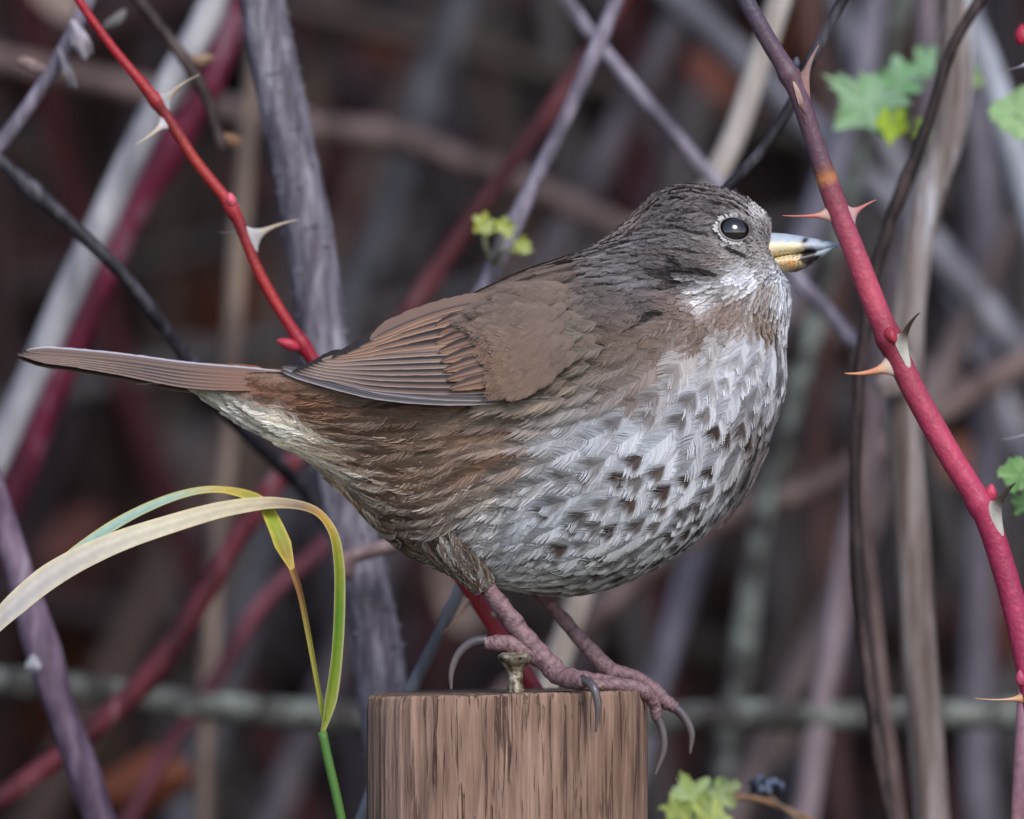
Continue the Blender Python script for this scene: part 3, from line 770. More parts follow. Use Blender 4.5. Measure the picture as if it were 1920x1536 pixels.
# thorns and leaves of further stems that reach into the frame at its edge
edge = focus_stem('edge_thorny_stem', 'pinkish thorny stem beyond the pink stem, mostly past the berry and thorns',
    [(1950, -60, 0.03), (1936, 60, 0.03), (1940, 200, 0.03), (1960, 500, 0.03), (1958, 800, 0.03), (1945, 1000, 0.02), (1925, 1250, 0.015), (1915, 1400, 0.012), (1908, 1560, 0.01)],
    [26, 26, 27, 28, 28, 28, 28, 27, 27], ccurve([(0, (120, 60, 76)), (1300, (150, 110, 124)), (1536, (170, 120, 130))]), 'up', 'ground')
th(edge, (1930, 118), (1872, 132), 0.03, (0, 1), 12, 7, (170, 166, 176), (120, 112, 122))
th(edge, (1944, 806), (1875, 824), 0.03, (0, 1), 14, 7, (196, 192, 192), (150, 146, 150))
bud(edge, P(1916, 72, 0.028), (0, 0, 1), 40 * U, 14 * U, (158, 36, 60), 'hip')

# ------------------------------------------------------------------ grass stalk
def ribbon(name, pts, widths, nrm, colfn, parent, fold=0.25, n=90, mat=None, twist=None):
    """pts px(+depth); nrm = facing vector(s) of the blade; fold = V depth"""
    q = PX(pts); path = spline(q, n)
    w = np.interp(np.linspace(0, 1, n), np.linspace(0, 1, len(widths)), widths) * U * 0.5
    t = np.gradient(path, axis=0); t /= np.linalg.norm(t, axis=1)[:, None]
    nr = spline(np.array(nrm, float), n) if len(nrm) > 2 else np.repeat(np.array(nrm[:1], float), n, 0)
    b = np.cross(t, nr); b /= np.linalg.norm(b, axis=1)[:, None]; nn = np.cross(b, t)
    m = 7; V, C = [], []
    r = np.random.default_rng(len(pts)); streak = r.uniform(0.86, 1.12, m)
    for j in range(m):
        s = j / (m - 1) * 2 - 1
        V.append(path + b * (w * s)[:, None] + nn * (w * fold * (abs(s) - 0.5))[:, None])
    V = np.stack(V, 1)
    for i in range(n):
        for j in range(m):
            C.append(colfn(i / (n - 1), j / (m - 1) * 2 - 1) * streak[j] * (1 + 0.05 * math.sin(i * 1.7 + j)))
    V = V.reshape(-1, 3)
    F = np.array([[i * m + j, i * m + j + 1, (i + 1) * m + j + 1, (i + 1) * m + j] for i in range(n - 1) for j in range(m - 1)])
    return mesh_obj(name, V, F, mat or M_GRASS, parent, cols=np.array(C))

def grad(stops, edge=None):
    ts = [s[0] for s in stops]; cs = np.array([lin(s[1]) for s in stops])
    def f(u, s):
        c = np.array([np.interp(u, ts, cs[:, k]) for k in range(3)])
        if edge is not None:
            w = smooth(0.55, 1.0, abs(s)) * 0.7; c = c * (1 - w) + lin(edge) * w
        return c
    return f
gr = empty('grass_stalk', np.append(P(660, 1560, -0.006)[:2], 0))
path, _, _ = cane_path([(604, 1372), (614, 1420), (628, 1480), (642, 1545)], -0.006, None, 'ground')
v, f = tube_data(path, 9 * U, 10)
cc = np.repeat(lin((86, 126, 62))[None], len(v), 0)
mesh_obj('stalk', v, f, M_GRASS, gr, cols=cc)
G = -0.006
ribbon('leaf_blade', [(603, 1376, G), (615, 1330, G), (628, 1250, G), (635, 1150, G), (634, 1050, G), (622, 995, G), (590, 958, G + .002), (525, 944, G + .003), (430, 954, G + .003), (320, 984, G + .002), (200, 1026, G), (100, 1078, G - .002), (30, 1134, G - .004), (-20, 1185, G - .005), (-80, 1270, G - .008)],
       [14, 40, 33, 30, 26, 20, 22, 33, 40, 45, 51, 54, 48, 32, 6], [(0.9, -0.5, 0.1), (0.8, -0.7, 0.2), (0.3, -0.75, 0.6), (0, -0.8, 0.6), (-0.1, -0.85, 0.5), (-0.3, -0.8, 0.4)],
       grad([(0, (170, 178, 84)), (0.1, (128, 150, 50)), (0.2, (96, 138, 40)), (0.3, (150, 150, 52)), (0.37, (190, 150, 70)), (0.42, (140, 116, 96)), (0.5, (208, 192, 162)), (0.62, (218, 208, 182)), (0.75, (200, 190, 178)), (0.88, (192, 184, 178)), (1, (196, 180, 120))], (212, 196, 150)), gr)
ribbon('flower_stem', [(608, 1352, G), (600, 1310, G), (582, 1210, G), (562, 1110, G), (548, 1066, G)], [9, 9, 10, 11, 14], [(0, -1, 0)],
       grad([(0, (140, 150, 60)), (0.5, (150, 140, 66)), (0.8, (130, 92, 56)), (1, (150, 110, 70))]), gr, fold=0.8)
ribbon('leaf_blade', [(548, 1068, G), (535, 1035, G + .001), (515, 985, G + .003), (492, 945, G + .006), (455, 926, G + .008), (400, 918, G + .009), (340, 928, G + .009), (250, 965, G + .008), (165, 1018, G + .006), (95, 1075, G + .004), (40, 1130, G + .002), (-10, 1185, G)],
       [10, 34, 28, 22, 14, 17, 22, 25, 24, 22, 20, 12], [(0.3, -0.9, 0.2), (0.2, -0.9, 0.3), (0, -0.7, 0.7), (0, -0.75, 0.6), (0, -0.8, 0.5)],
       grad([(0, (190, 160, 70)), (0.06, (150, 130, 50)), (0.15, (150, 164, 50)), (0.26, (160, 160, 60)), (0.36, (206, 180, 90)), (0.5, (170, 196, 176)), (0.7, (160, 190, 176)), (0.85, (190, 190, 150)), (1, (200, 180, 110))], (216, 190, 96)), gr)
tag(gr, 'yellowing grass stalk with two drooping straw-coloured blades below the bird tail', 'grass')

# ------------------------------------------------------------------ green leaves and fruit
def lobed_leaf(c, R, tilt, turn, d, cols, seed, parent=None, name='leaf', lobes=5, depth=0.35):
    r = np.random.default_rng(seed); k = U * (CAM_D + d) / CAM_D
    na, nr = 44, 6
    ang = np.linspace(0, 2 * np.pi, na, endpoint=False)
    edge = 1 - depth * (0.5 - 0.5 * np.cos(lobes * ang)) + 0.06 * np.cos(23 * ang) + 0.05 * r.normal(size=na)
    o = P(c[0], c[1], d); V, C = [o[None]], [lin(cols[0])[None]]
    ct, st = math.cos(tilt), math.sin(tilt); cr, sr = math.cos(turn), math.sin(turn)
    for i in range(1, nr + 1):
        s = i / nr; x = np.cos(ang) * edge * s * R * k; z = np.sin(ang) * edge * s * R * 0.8 * k
        h = R * k * (0.22 * s * s * np.cos(2 * ang + seed) + 0.07 * np.cos(lobes * 2 * ang) * s - 0.12 * s * s)
        X = cr * x - sr * z; Z = sr * x + cr * z
        V.append(o + np.stack([X, h * ct + Z * st, Z * ct - h * st], -1))
        mixv = (0.5 + 0.5 * np.sin(3 * ang + seed + 2 * s))[:, None]
        vein = (np.cos(lobes * ang) > 0.93)[:, None] * 0.25
        C.append((lin(cols[0]) * (1 - mixv) + lin(cols[1]) * mixv) * (1 + vein))
    V = np.concatenate(V); C = np.concatenate(C)
    F = [[0, 1 + j, 1 + (j + 1) % na] for j in range(na)] + [[1 + i * na + j, 1 + (i + 1) * na + j, 1 + (i + 1) * na + (j + 1) % na, 1 + i * na + (j + 1) % na] for i in range(nr - 1) for j in range(na)]
    return mesh_obj(name, V, F, M_LEAF, parent, cols=C)

def twig_part(parent, pts, d, w, col, name='twig'):
    path = spline(PX(pts, d), 60)
    v, f = tube_data(path, np.linspace(1, 0.75, 60) * w * U * 0.5, 8, 0.06, seed=2)
    return mesh_obj(name, v, f, M_STEMV, parent, cols=np.repeat(lin(col)[None], len(v), 0) * np.random.default_rng(1).uniform(0.8, 1.2, (len(v), 1)))

GL1, GL2, YL = (158, 190, 152), (138, 172, 128), (158, 176, 60)
sp = empty('leafy_sprig', P(1700, 330, 0.16))
twig_part(sp, [(1712, 545, .137), (1722, 480, .145), (1738, 400, .162), (1725, 300, .165), (1700, 220, .163), (1680, 160, .162)], 0.165, 14, (96, 110, 70))
lobed_leaf((1625, 195), 85, 0.4, 2.6, 0.15, [GL1, GL2], 3, sp)
lobed_leaf((1690, 150), 58, 0.3, 0.6, 0.16, [GL1, (140, 190, 130)], 5, sp)
lobed_leaf((1672, 232), 40, 0.5, 4.6, 0.145, [YL, (170, 196, 60)], 6, sp, depth=0.25)
lobed_leaf((1740, 245), 36, 0.5, 5.0, 0.165, [YL, (130, 160, 60)], 7, sp)
lobed_leaf((1740, 120), 44, 0.5, 1.0, 0.18, [(150, 190, 150), GL2], 8, sp)
tag(sp, 'sprig of fresh pale green lobed leaves beside the purple stem end', 'sprig')
sp = empty('leafy_sprig', P(1830, 230, 0.2))
twig_part(sp, [(1765, 310, .137), (1790, 270, .165), (1812, 215, .195), (1813, 160, .2)], 0.2, 10, (96, 110, 70))
lobed_leaf((1815, 150), 34, 0.4, 1.0, 0.2, [(130, 176, 120), (150, 170, 70)], 9, sp)
tag(sp, 'tiny green leaf on a stalk beside the dead stalk top', 'sprig')
sp = empty('leafy_sprig', P(1950, 300, 0.12))
twig_part(sp, [(1956, 440, .031), (1970, 340, .08), (1950, 250, .118), (1900, 215, .12)], 0.12, 10, (96, 110, 70))
lobed_leaf((1905, 212), 62, 0.5, 0.9, 0.12, [(146, 178, 124), (160, 190, 134)], 10, sp, depth=0.15, lobes=3)
tag(sp, 'narrow light green leaf below the grey thorn and red hip', 'sprig')
sp = empty('leafy_sprig', P(1950, 960, 0.05))
twig_part(sp, [(1947, 985, .022), (1955, 955, .04), (1945, 925, .05), (1905, 895, .05)], 0.05, 9, (96, 110, 70))
lobed_leaf((1912, 888), 46, 0.5, 0.7, 0.05, [(112, 156, 90), (146, 180, 116)], 11, sp, depth=0.2)
lobed_leaf((1925, 945), 34, 0.5, 0.3, 0.055, [(108, 146, 92), (128, 164, 108)], 12, sp)
tag(sp, 'bright green leaf pair beside the dark thorn low on the pink stem', 'sprig')
sp = empty('leafy_sprig', P(1390, 1560, 0.1))
twig_part(sp, [(1755, 1640, .13), (1660, 1600, .11), (1560, 1560, .1), (1480, 1520, .1), (1400, 1495, .1), (1330, 1500, .1)], 0.1, 14, (140, 104, 74))
lobed_leaf((1300, 1495), 54, 0.4, 2.0, 0.09, [(176, 194, 140), (160, 178, 96)], 13, sp)
lobed_leaf((1268, 1520), 34, 0.4, 3.0, 0.085, [(172, 186, 104), (150, 166, 90)], 14, sp)
lobed_leaf((1350, 1490), 44, 0.6, 0.4, 0.095, [(170, 186, 136), (140, 156, 96)], 15, sp)
lobed_leaf((1335, 1535), 50, 0.7, 5.0, 0.085, [(184, 194, 110), (156, 172, 110)], 16, sp)
tag(sp, 'crinkled yellow-green leaf cluster low beside the post under the claws', 'sprig')
# dried blackberry-like fruit
fr = empty('dried_berry', P(1435, 1480, 0.09))
r5 = np.random.default_rng(21)
for k in range(26):
    a, e = r5.uniform(0, 6.28), r5.uniform(-0.6, 1.3)
    c = P(1435, 1478, 0.09) + 22 * U * np.array([1.4 * math.cos(a) * math.cos(e), math.sin(a) * math.cos(e), 0.75 * math.sin(e)])
    bud(fr, c, r5.normal(size=3), 17 * U, 7.5 * U, (52, 56, 72) if k % 3 else (96, 106, 128), 'drupelet')
twig_part(fr, [(1500, 1540), (1462, 1510), (1440, 1490)], 0.09, 10, (110, 90, 70), 'stalk')
tag(fr, 'dried bluish-black berry beside the yellow-green leaf cluster', 'berry')
# yellow-green buds on the mauve stem
for (x, y, s, lab, sd) in [(905, 420, 26, 'yellow-green opening bud on a stalk, outermost by the mauve stem', 1), (945, 425, 24, 'yellow bud touching the mauve stem above the bird back', 2), (978, 460, 20, 'smallest green bud, across the mauve stem from the two yellow buds', 3)]:
    sp = empty('leaf_bud', P(930, 500, 0.11))
    twig_part(sp, [(926, 500, .119), ((928 + x) / 2 - 4, 470, .113), (x, y + 15, .112)], 0.112, 9, (140, 140, 110), 'stalk')
    lobed_leaf((x, y), s, 0.3, sd * 1.3, 0.11, [(176, 184, 110), (160, 166, 60)], 30 + sd, sp)
    lobed_leaf((x + 8, y + 10), s * 0.7, 0.5, sd * 2.1, 0.107, [(150, 160, 60), (190, 196, 140)], 40 + sd, sp)
    tag(sp, lab, 'bud')

# ------------------------------------------------------------------ the bird
bird = empty('sparrow', P(1000, 1297, 0))
tag(bird, 'plump brown sparrow with white breast boldly spotted brown, perched on the post', 'bird')

# body: lofted through (top point, bottom point, half width) sections in photo pixels
SEC = np.array([
 (372, 712, 366, 734, 6), (415, 706, 410, 765, 24), (470, 702, 468, 800, 46), (550, 698, 565, 845, 80), (640, 688, 655, 912, 118), (720, 656, 730, 995, 152),
 (800, 622, 800, 1052, 180), (890, 570, 875, 1078, 199), (980, 522, 990, 1108, 208), (1060, 490, 1100, 1110, 210), (1108, 467, 1208, 1072, 206),
 (1148, 442, 1308, 1006, 196), (1178, 416, 1386, 918, 180), (1198, 394, 1432, 830, 162), (1218, 374, 1466, 735, 144), (1244, 358, 1470, 655, 128),
 (1278, 348, 1480, 580, 114), (1330, 350, 1478, 538, 100), (1381, 364, 1462, 516, 82), (1419, 388, 1444, 504, 62), (1444, 416, 1436, 494, 40), (1452, 452, 1451, 458, 6)], float)
NS, NT = 260, 240
sec = spline(SEC, NS)
theta = np.linspace(0, 2 * np.pi, NT, endpoint=False)
ct, st = np.cos(theta), np.sin(theta)
top, bot, hw = sec[:, 0:2], sec[:, 2:4], sec[:, 4]
cen = (top + bot) / 2; half = (top - bot) / 2
px2 = cen[:, None, :] + half[:, None, :] * ct[None, :, None]
yy = -hw[:, None] * np.sign(st)[None] * np.abs(st)[None] ** np.interp(sec[:, 2], [380, 640, 800, 1300, 1420, 1480], [0.45, 0.55, 0.72, 0.74, 0.85, 0.92])[:, None]
def gbump(x, y, cx, cy, rx, ry, rot=0):
    c, s = math.cos(math.radians(rot)), math.sin(math.radians(rot))
    u = (c * (x - cx) + s * (y - cy)) / rx; v = (-s * (x - cx) + c * (y - cy)) / ry
    return np.exp(-(u * u + v * v))
X_, Y_ = px2[..., 0], px2[..., 1]
mod = (1 - 0.20 * gbump(X_, Y_, 1190, 420, 90, 90) + 0.05 * gbump(X_, Y_, 1320, 470, 70, 50) - 0.10 * gbump(X_, Y_, 1290, 555, 120, 26, 20)
       + 0.06 * gbump(X_, Y_, 1330, 720, 130, 130) + 0.05 * gbump(X_, Y_, 900, 880, 150, 120) - 0.12 * gbump(X_, Y_, 925, 1040, 26, 80, 15)
       - 0.06 * gbump(X_, Y_, 1374, 433, 30, 24))
yy = yy * mod
BODY = np.stack([(X_ - 960) * U, yy * U, CAM_Z + (768 - Y_) * U], -1)

class Surf:
    def __init__(s, G, periodic):
        s.G = G; s.per = periodic; s.na, s.nb = G.shape[:2]
        s.Ja = np.gradient(G, axis=0)
        if periodic: s.Jb = (np.roll(G, -1, 1) - np.roll(G, 1, 1)) / 2
        else: s.Jb = np.gradient(G, axis=1)
        n = np.cross(s.Ja, s.Jb); n /= np.linalg.norm(n, axis=2)[..., None] + 1e-15
        s.Nm = n
    def orient(s, inside):
        out = s.G - inside
        sg = np.sign((out * s.Nm).sum(-1)); sg[sg == 0] = 1
        s.Nm = s.Nm * sg[..., None]
    def ev(s, A, a, b):
        ac = np.clip(a, 0, s.na - 1.001); i = ac.astype(int); fa = (ac - i)[..., None]
        if s.per:
            bc = np.mod(b, s.nb); j = bc.astype(int) % s.nb; fb = (bc - np.floor(bc))[..., None]; j2 = (j + 1) % s.nb
        else:
            bc = np.clip(b, 0, s.nb - 1.001); j = bc.astype(int); fb = (bc - j)[..., None]; j2 = j + 1
        i2 = i + 1
        return (A[i, j] * (1 - fa) + A[i2, j] * fa) * (1 - fb) + (A[i, j2] * (1 - fa) + A[i2, j2] * fa) * fb
    def pos(s, a, b):
        p = s.ev(s.G, a, b)
        ex = np.minimum(a, 0.0)
        if np.any(ex): p = p + ex[..., None] * s.ev(s.Ja, a, b)
        if not s.per:
            ex = b - np.clip(b, 0, s.nb - 1.001)
            if np.any(ex): p = p + ex[..., None] * s.ev(s.Jb, a, b)
        return p
bodyS = Surf(BODY, True)
cen3 = np.stack([(cen[:, 0] - 960) * U, 0 * hw, CAM_Z + (768 - cen[:, 1]) * U], -1)
bodyS.orient(cen3[:, None, :])

# plumage map: x, y, colour, feather direction (photo pixels), length, width, looseness, spotting, lift (mm)
W_, T_ = (218, 219, 224), (222, 216, 202)
B_ = (114, 98, 88)
PM = [
 (1440, 402, (182, 176, 174), (-.6, -.8), 24, 9, 1, .1, 0), (1400, 370, (100, 90, 89), (-.85, -.5), 32, 10, 1, .3, 0), (1330, 352, (98, 88, 87), (-1, .02), 40, 12, 1, .5, 0),
 (1260, 362, (102, 92, 90), (-.9, .42), 46, 13, 1, .5, 0), (1207, 395, (120, 105, 100), (-.75, .65), 48, 14, 1, .3, .3), (1300, 400, (106, 99, 100), (-1, .1), 44, 12, 1, .4, 0),
 (1240, 430, (112, 105, 106), (-.95, .3), 50, 13, 1, .3, 0), (1300, 450, (120, 113, 112), (-1, .12), 46, 12, 1, .25, 0), (1380, 400, (92, 84, 84), (-1, -.1), 34, 9, 1, .2, 0),
 (1430, 440, (134, 127, 124), (-.9, -.2), 20, 7, 1, .1, 0), (1420, 475, (150, 142, 138), (-.95, .1), 26, 8, 1, .3, 0), (1370, 482, (126, 116, 112), (-1, .1), 40, 10, 1, .4, 0),
 (1290, 485, (114, 104, 101), (-1, .14), 46, 12, 1, .3, 0), (1340, 508, (96, 87, 84), (-1, .15), 44, 11, 1, .3, .3), (1285, 514, (66, 60, 60), (-1, .2), 44, 11, 1, .3, 0), (1405, 522, (222, 220, 224), (-.9, .5), 26, 9, 1, .25, 0),
 (1470, 530, (208, 208, 214), (-.2, 1), 34, 8, 1, .45, 0), (1485, 585, (210, 210, 216), (-.1, 1), 48, 11, 1, .3, 0), (1440, 545, (168, 157, 152), (-.5, .85), 34, 10, 1, .5, 0),
 (1335, 540, (216, 212, 213), (-.8, .5), 40, 14, 1, .1, 0), (1285, 572, (128, 110, 104), (-.75, .6), 44, 14, 1, .3, 0), (1370, 580, (142, 122, 112), (-.5, .8), 40, 13, 1, .45, 0),
 (1430, 595, (142, 125, 113), (-.25, .95), 40, 13, 1, .4, 0), (1320, 612, (136, 117, 107), (-.55, .8), 46, 16, 1, .3, 0), (1230, 520, (112, 105, 106), (-.85, .5), 60, 16, 1, .15, 0),
 (1180, 470, (112, 104, 103), (-.85, .5), 58, 15, 1, .2, 0), (1230, 575, (106, 99, 100), (-.8, .6), 60, 17, 1, .2, 0), (1140, 530, (112, 103, 100), (-.9, .4), 76, 24, .8, .15, 0), (1150, 590, (108, 98, 95), (-.92, .35), 70, 22, .8, .15, .6),
 (1050, 515, B_, (-.95, .32), 95, 38, .4, .12, 1.2), (960, 545, (116, 97, 85), (-.96, .28), 105, 42, .3, .15, 1.8), (870, 578, (116, 95, 81), (-.97, .26), 110, 42, .3, .25, 2.0), (1020, 575, (112, 97, 88), (-.96, .25), 100, 40, .35, .12, 2.0), (780, 615, (116, 92, 76), (-.97, .25), 110, 40, .3, .3, 1.5),
 (1440, 650, (218, 218, 224), (-.25, .97), 80, 42, .35, .5, .5), (1400, 632, (220, 220, 226), (-.35, .93), 74, 40, .4, .35, .3), (1350, 632, (200, 196, 197), (-.45, .9), 74, 42, .4, .45, 0),
 (1290, 655, (188, 180, 178), (-.6, .8), 88, 52, .35, .4, .3), (1250, 622, (136, 115, 102), (-.7, .7), 80, 40, .5, .3, 0), (1185, 622, (122, 105, 95), (-.9, .35), 90, 30, .8, .1, 1.2),
 (1105, 640, (138, 126, 115), (-.95, .27), 110, 32, 1, .15, 3.4), (1062, 705, (142, 128, 113), (-.95, .22), 110, 32, 1, .15, 4.2), (1160, 700, (150, 137, 128), (-.92, .36), 105, 34, .9, .2, 1.2),
 (1232, 690, (146, 128, 120), (-.8, .6), 100, 50, .5, .3, .3), (1305, 705, (208, 208, 215), (-.55, .85), 100, 58, .3, .65, .3), (1380, 700, (214, 215, 222), (-.38, .93), 96, 54, .3, .6, .3),
 (1455, 705, (206, 203, 208), (-.12, 1), 96, 48, .35, .5, .3), (1468, 775, (176, 168, 168), (-.1, 1), 100, 46, .5, .6, .3), (1415, 790, (170, 164, 164), (-.3, .95), 96, 48, .5, .95, 0),
 (1440, 850, (150, 141, 140), (-.22, .97), 110, 30, .9, .5, 1.6), (1345, 800, (204, 205, 211), (-.5, .87), 100, 56, .3, .8, .3), (1260, 790, (206, 208, 215), (-.65, .75), 106, 60, .3, .7, .3), (1180, 780, (196, 197, 204), (-.8, .58), 112, 58, .35, .5, .3),
 (1110, 830, (188, 188, 192), (-.85, .52), 116, 56, .5, .5, .3), (1250, 870, W_, (-.7, .7), 104, 58, .3, .75, .3), (1340, 880, W_, (-.55, .83), 96, 52, .3, .85, .3), (1400, 880, (196, 195, 199), (-.4, .92), 90, 46, .4, .9, .3),
 (1170, 900, W_, (-.8, .6), 108, 58, .3, .7, .3), (1280, 955, W_, (-.7, .72), 94, 50, .3, .85, .3), (1355, 965, W_, (-.6, .8), 84, 42, .4, .9, .3), (1080, 905, (200, 203, 209), (-.85, .52), 114, 56, .4, .6, .3),
 (1000, 955, (194, 196, 200), (-.85, .52), 112, 50, .5, .45, .3), (1120, 985, (206, 208, 212), (-.82, .56), 100, 52, .35, .7, .3), (1200, 1040, (204, 205, 203), (-.86, .5), 84, 38, .5, .8, .2),
 (1290, 1020, (204, 205, 205), (-.8, .6), 80, 38, .5, .85, .2), (1100, 1080, (204, 204, 200), (-.92, .35), 84, 38, .6, .5, .2), (1000, 1080, (204, 204, 200), (-.8, .5), 88, 36, .8, .3, .2),
 (1000, 790, (146, 124, 108), (-.95, .26), 118, 34, 1, .12, .2), (900, 795, (144, 123, 106), (-.95, .3), 118, 34, 1, .12, 0), (800, 795, (124, 103, 87), (-.92, .38), 110, 34, 1, .15, 0), (960, 860, (144, 118, 100), (-.92, .42), 118, 36, 1, .15, .3),
 (1040, 850, (156, 137, 124), (-.9, .45), 116, 40, .9, .25, .3), (850, 865, (152, 129, 111), (-.86, .52), 116, 34, 1, .12, .2), (760, 865, (146, 125, 108), (-.82, .58), 108, 34, 1, .12, .1), (900, 935, (150, 134, 122), (-.85, .53), 116, 38, 1, .25, .4),
 (950, 905, (178, 168, 160), (-.87, .5), 114, 40, .9, .3, .4), (800, 955, (146, 125, 109), (-.76, .65), 110, 34, 1, .15, .3), (720, 935, (166, 153, 138), (-.82, .5), 104, 32, 1, .15, .2), (880, 1015, (134, 111, 96), (-.72, .7), 104, 34, 1, .3, .5),
 (800, 1025, (134, 119, 105), (-.78, .58), 104, 32, 1, .2, .4), (950, 1010, (190, 189, 191), (-.78, .6), 104, 44, .7, .35, .5), (870, 1070, (120, 102, 88), (-.4, .9), 76, 28, 1, .2, .3), (935, 1070, (180, 178, 175), (-.6, .75), 84, 32, .9, .2, .3),
 (700, 765, (128, 100, 82), (-1, .08), 100, 34, .9, .1, 0), (620, 765, (128, 89, 69), (-1, -.1), 100, 34, .7, .08, 0), (550, 752, (134, 92, 72), (-1, -.16), 100, 34, .6, .06, .2), (470, 725, (134, 92, 72), (-1, -.13), 100, 34, .5, .06, .6), (640, 800, (126, 97, 78), (-.97, -.04), 100, 32, .9, .1, 0),
 (700, 845, (126, 108, 91), (-.92, .2), 104, 32, 1, .12, 0), (600, 842, T_, (-.9, -.32), 108, 34, .7, .3, .4), (520, 795, (224, 218, 206), (-.9, -.4), 104, 34, .6, .5, .4), (560, 818, (226, 220, 208), (-.9, -.38), 104, 34, .6, .3, .4), (650, 868, (224, 216, 202), (-.9, -.2), 104, 32, .8, .2, .3), (470, 772, (222, 216, 204), (-.9, -.4), 100, 32, .6, .3, .3), (700, 910, (206, 196, 180), (-.88, .1), 100, 32, 1, .1, .2), (440, 770, (216, 210, 198), (-.9, -.42), 90, 30, .6, .4, 0),
 (705, 880, (206, 194, 176), (-.86, .2), 100, 30, 1, .12, .5), (770, 915, (158, 138, 120), (-.8, .5), 104, 32, 1, .12, .3), (935, 965, (190, 186, 184), (-.8, .58), 108, 40, .8, .3, .5), (1050, 870, (186, 183, 184), (-.87, .48), 114, 48, .6, .4, .4), (895, 990, (172, 163, 156), (-.75, .65), 104, 36, .9, .25, .5), (655, 895, (226, 218, 202), (-.9, -.15), 100, 32, .9, .15, .2), (690, 955, (176, 163, 147), (-.88, .35), 98, 30, 1, .15, 1.2), (745, 1005, (164, 150, 136), (-.8, .6), 100, 30, 1, .15, 1.8), (775, 1045, (156, 140, 126), (-.72, .7), 90, 28, 1, .15, 2.0), (640, 900, (214, 206, 190), (-.9, .1), 96, 30, 1, .15, .9)]
PMx = np.array([(p[0], p[1]) for p in PM], float)
PMv = np.array([np.concatenate([lin(p[2]), np.array(p[3]) / np.hypot(*p[3]), p[4:9]]) for p in PM], float)
def plum(x, y, power=4.0):
    d2 = (PMx[:, 0] - x) ** 2 + (PMx[:, 1] - y) ** 2 + 60.0
    w = d2 ** (-power / 2); w /= w.sum()
    return w @ PMv

def topx(p):           # world -> photo px (ignoring perspective within the bird)
    return p[..., 0] / U + 960, 768 - (p[..., 2] - CAM_Z) / U

class FeatherBag:
    def __init__(s): s.V, s.F, s.C, s.n = [], [], [], 0
    def add(s, v, f, c):
        s.V.append(v); s.F.append(f + s.n); s.C.append(c); s.n += len(v)
    def arrays(s): return np.concatenate(s.V), np.concatenate(s.F), np.concatenate(s.C)

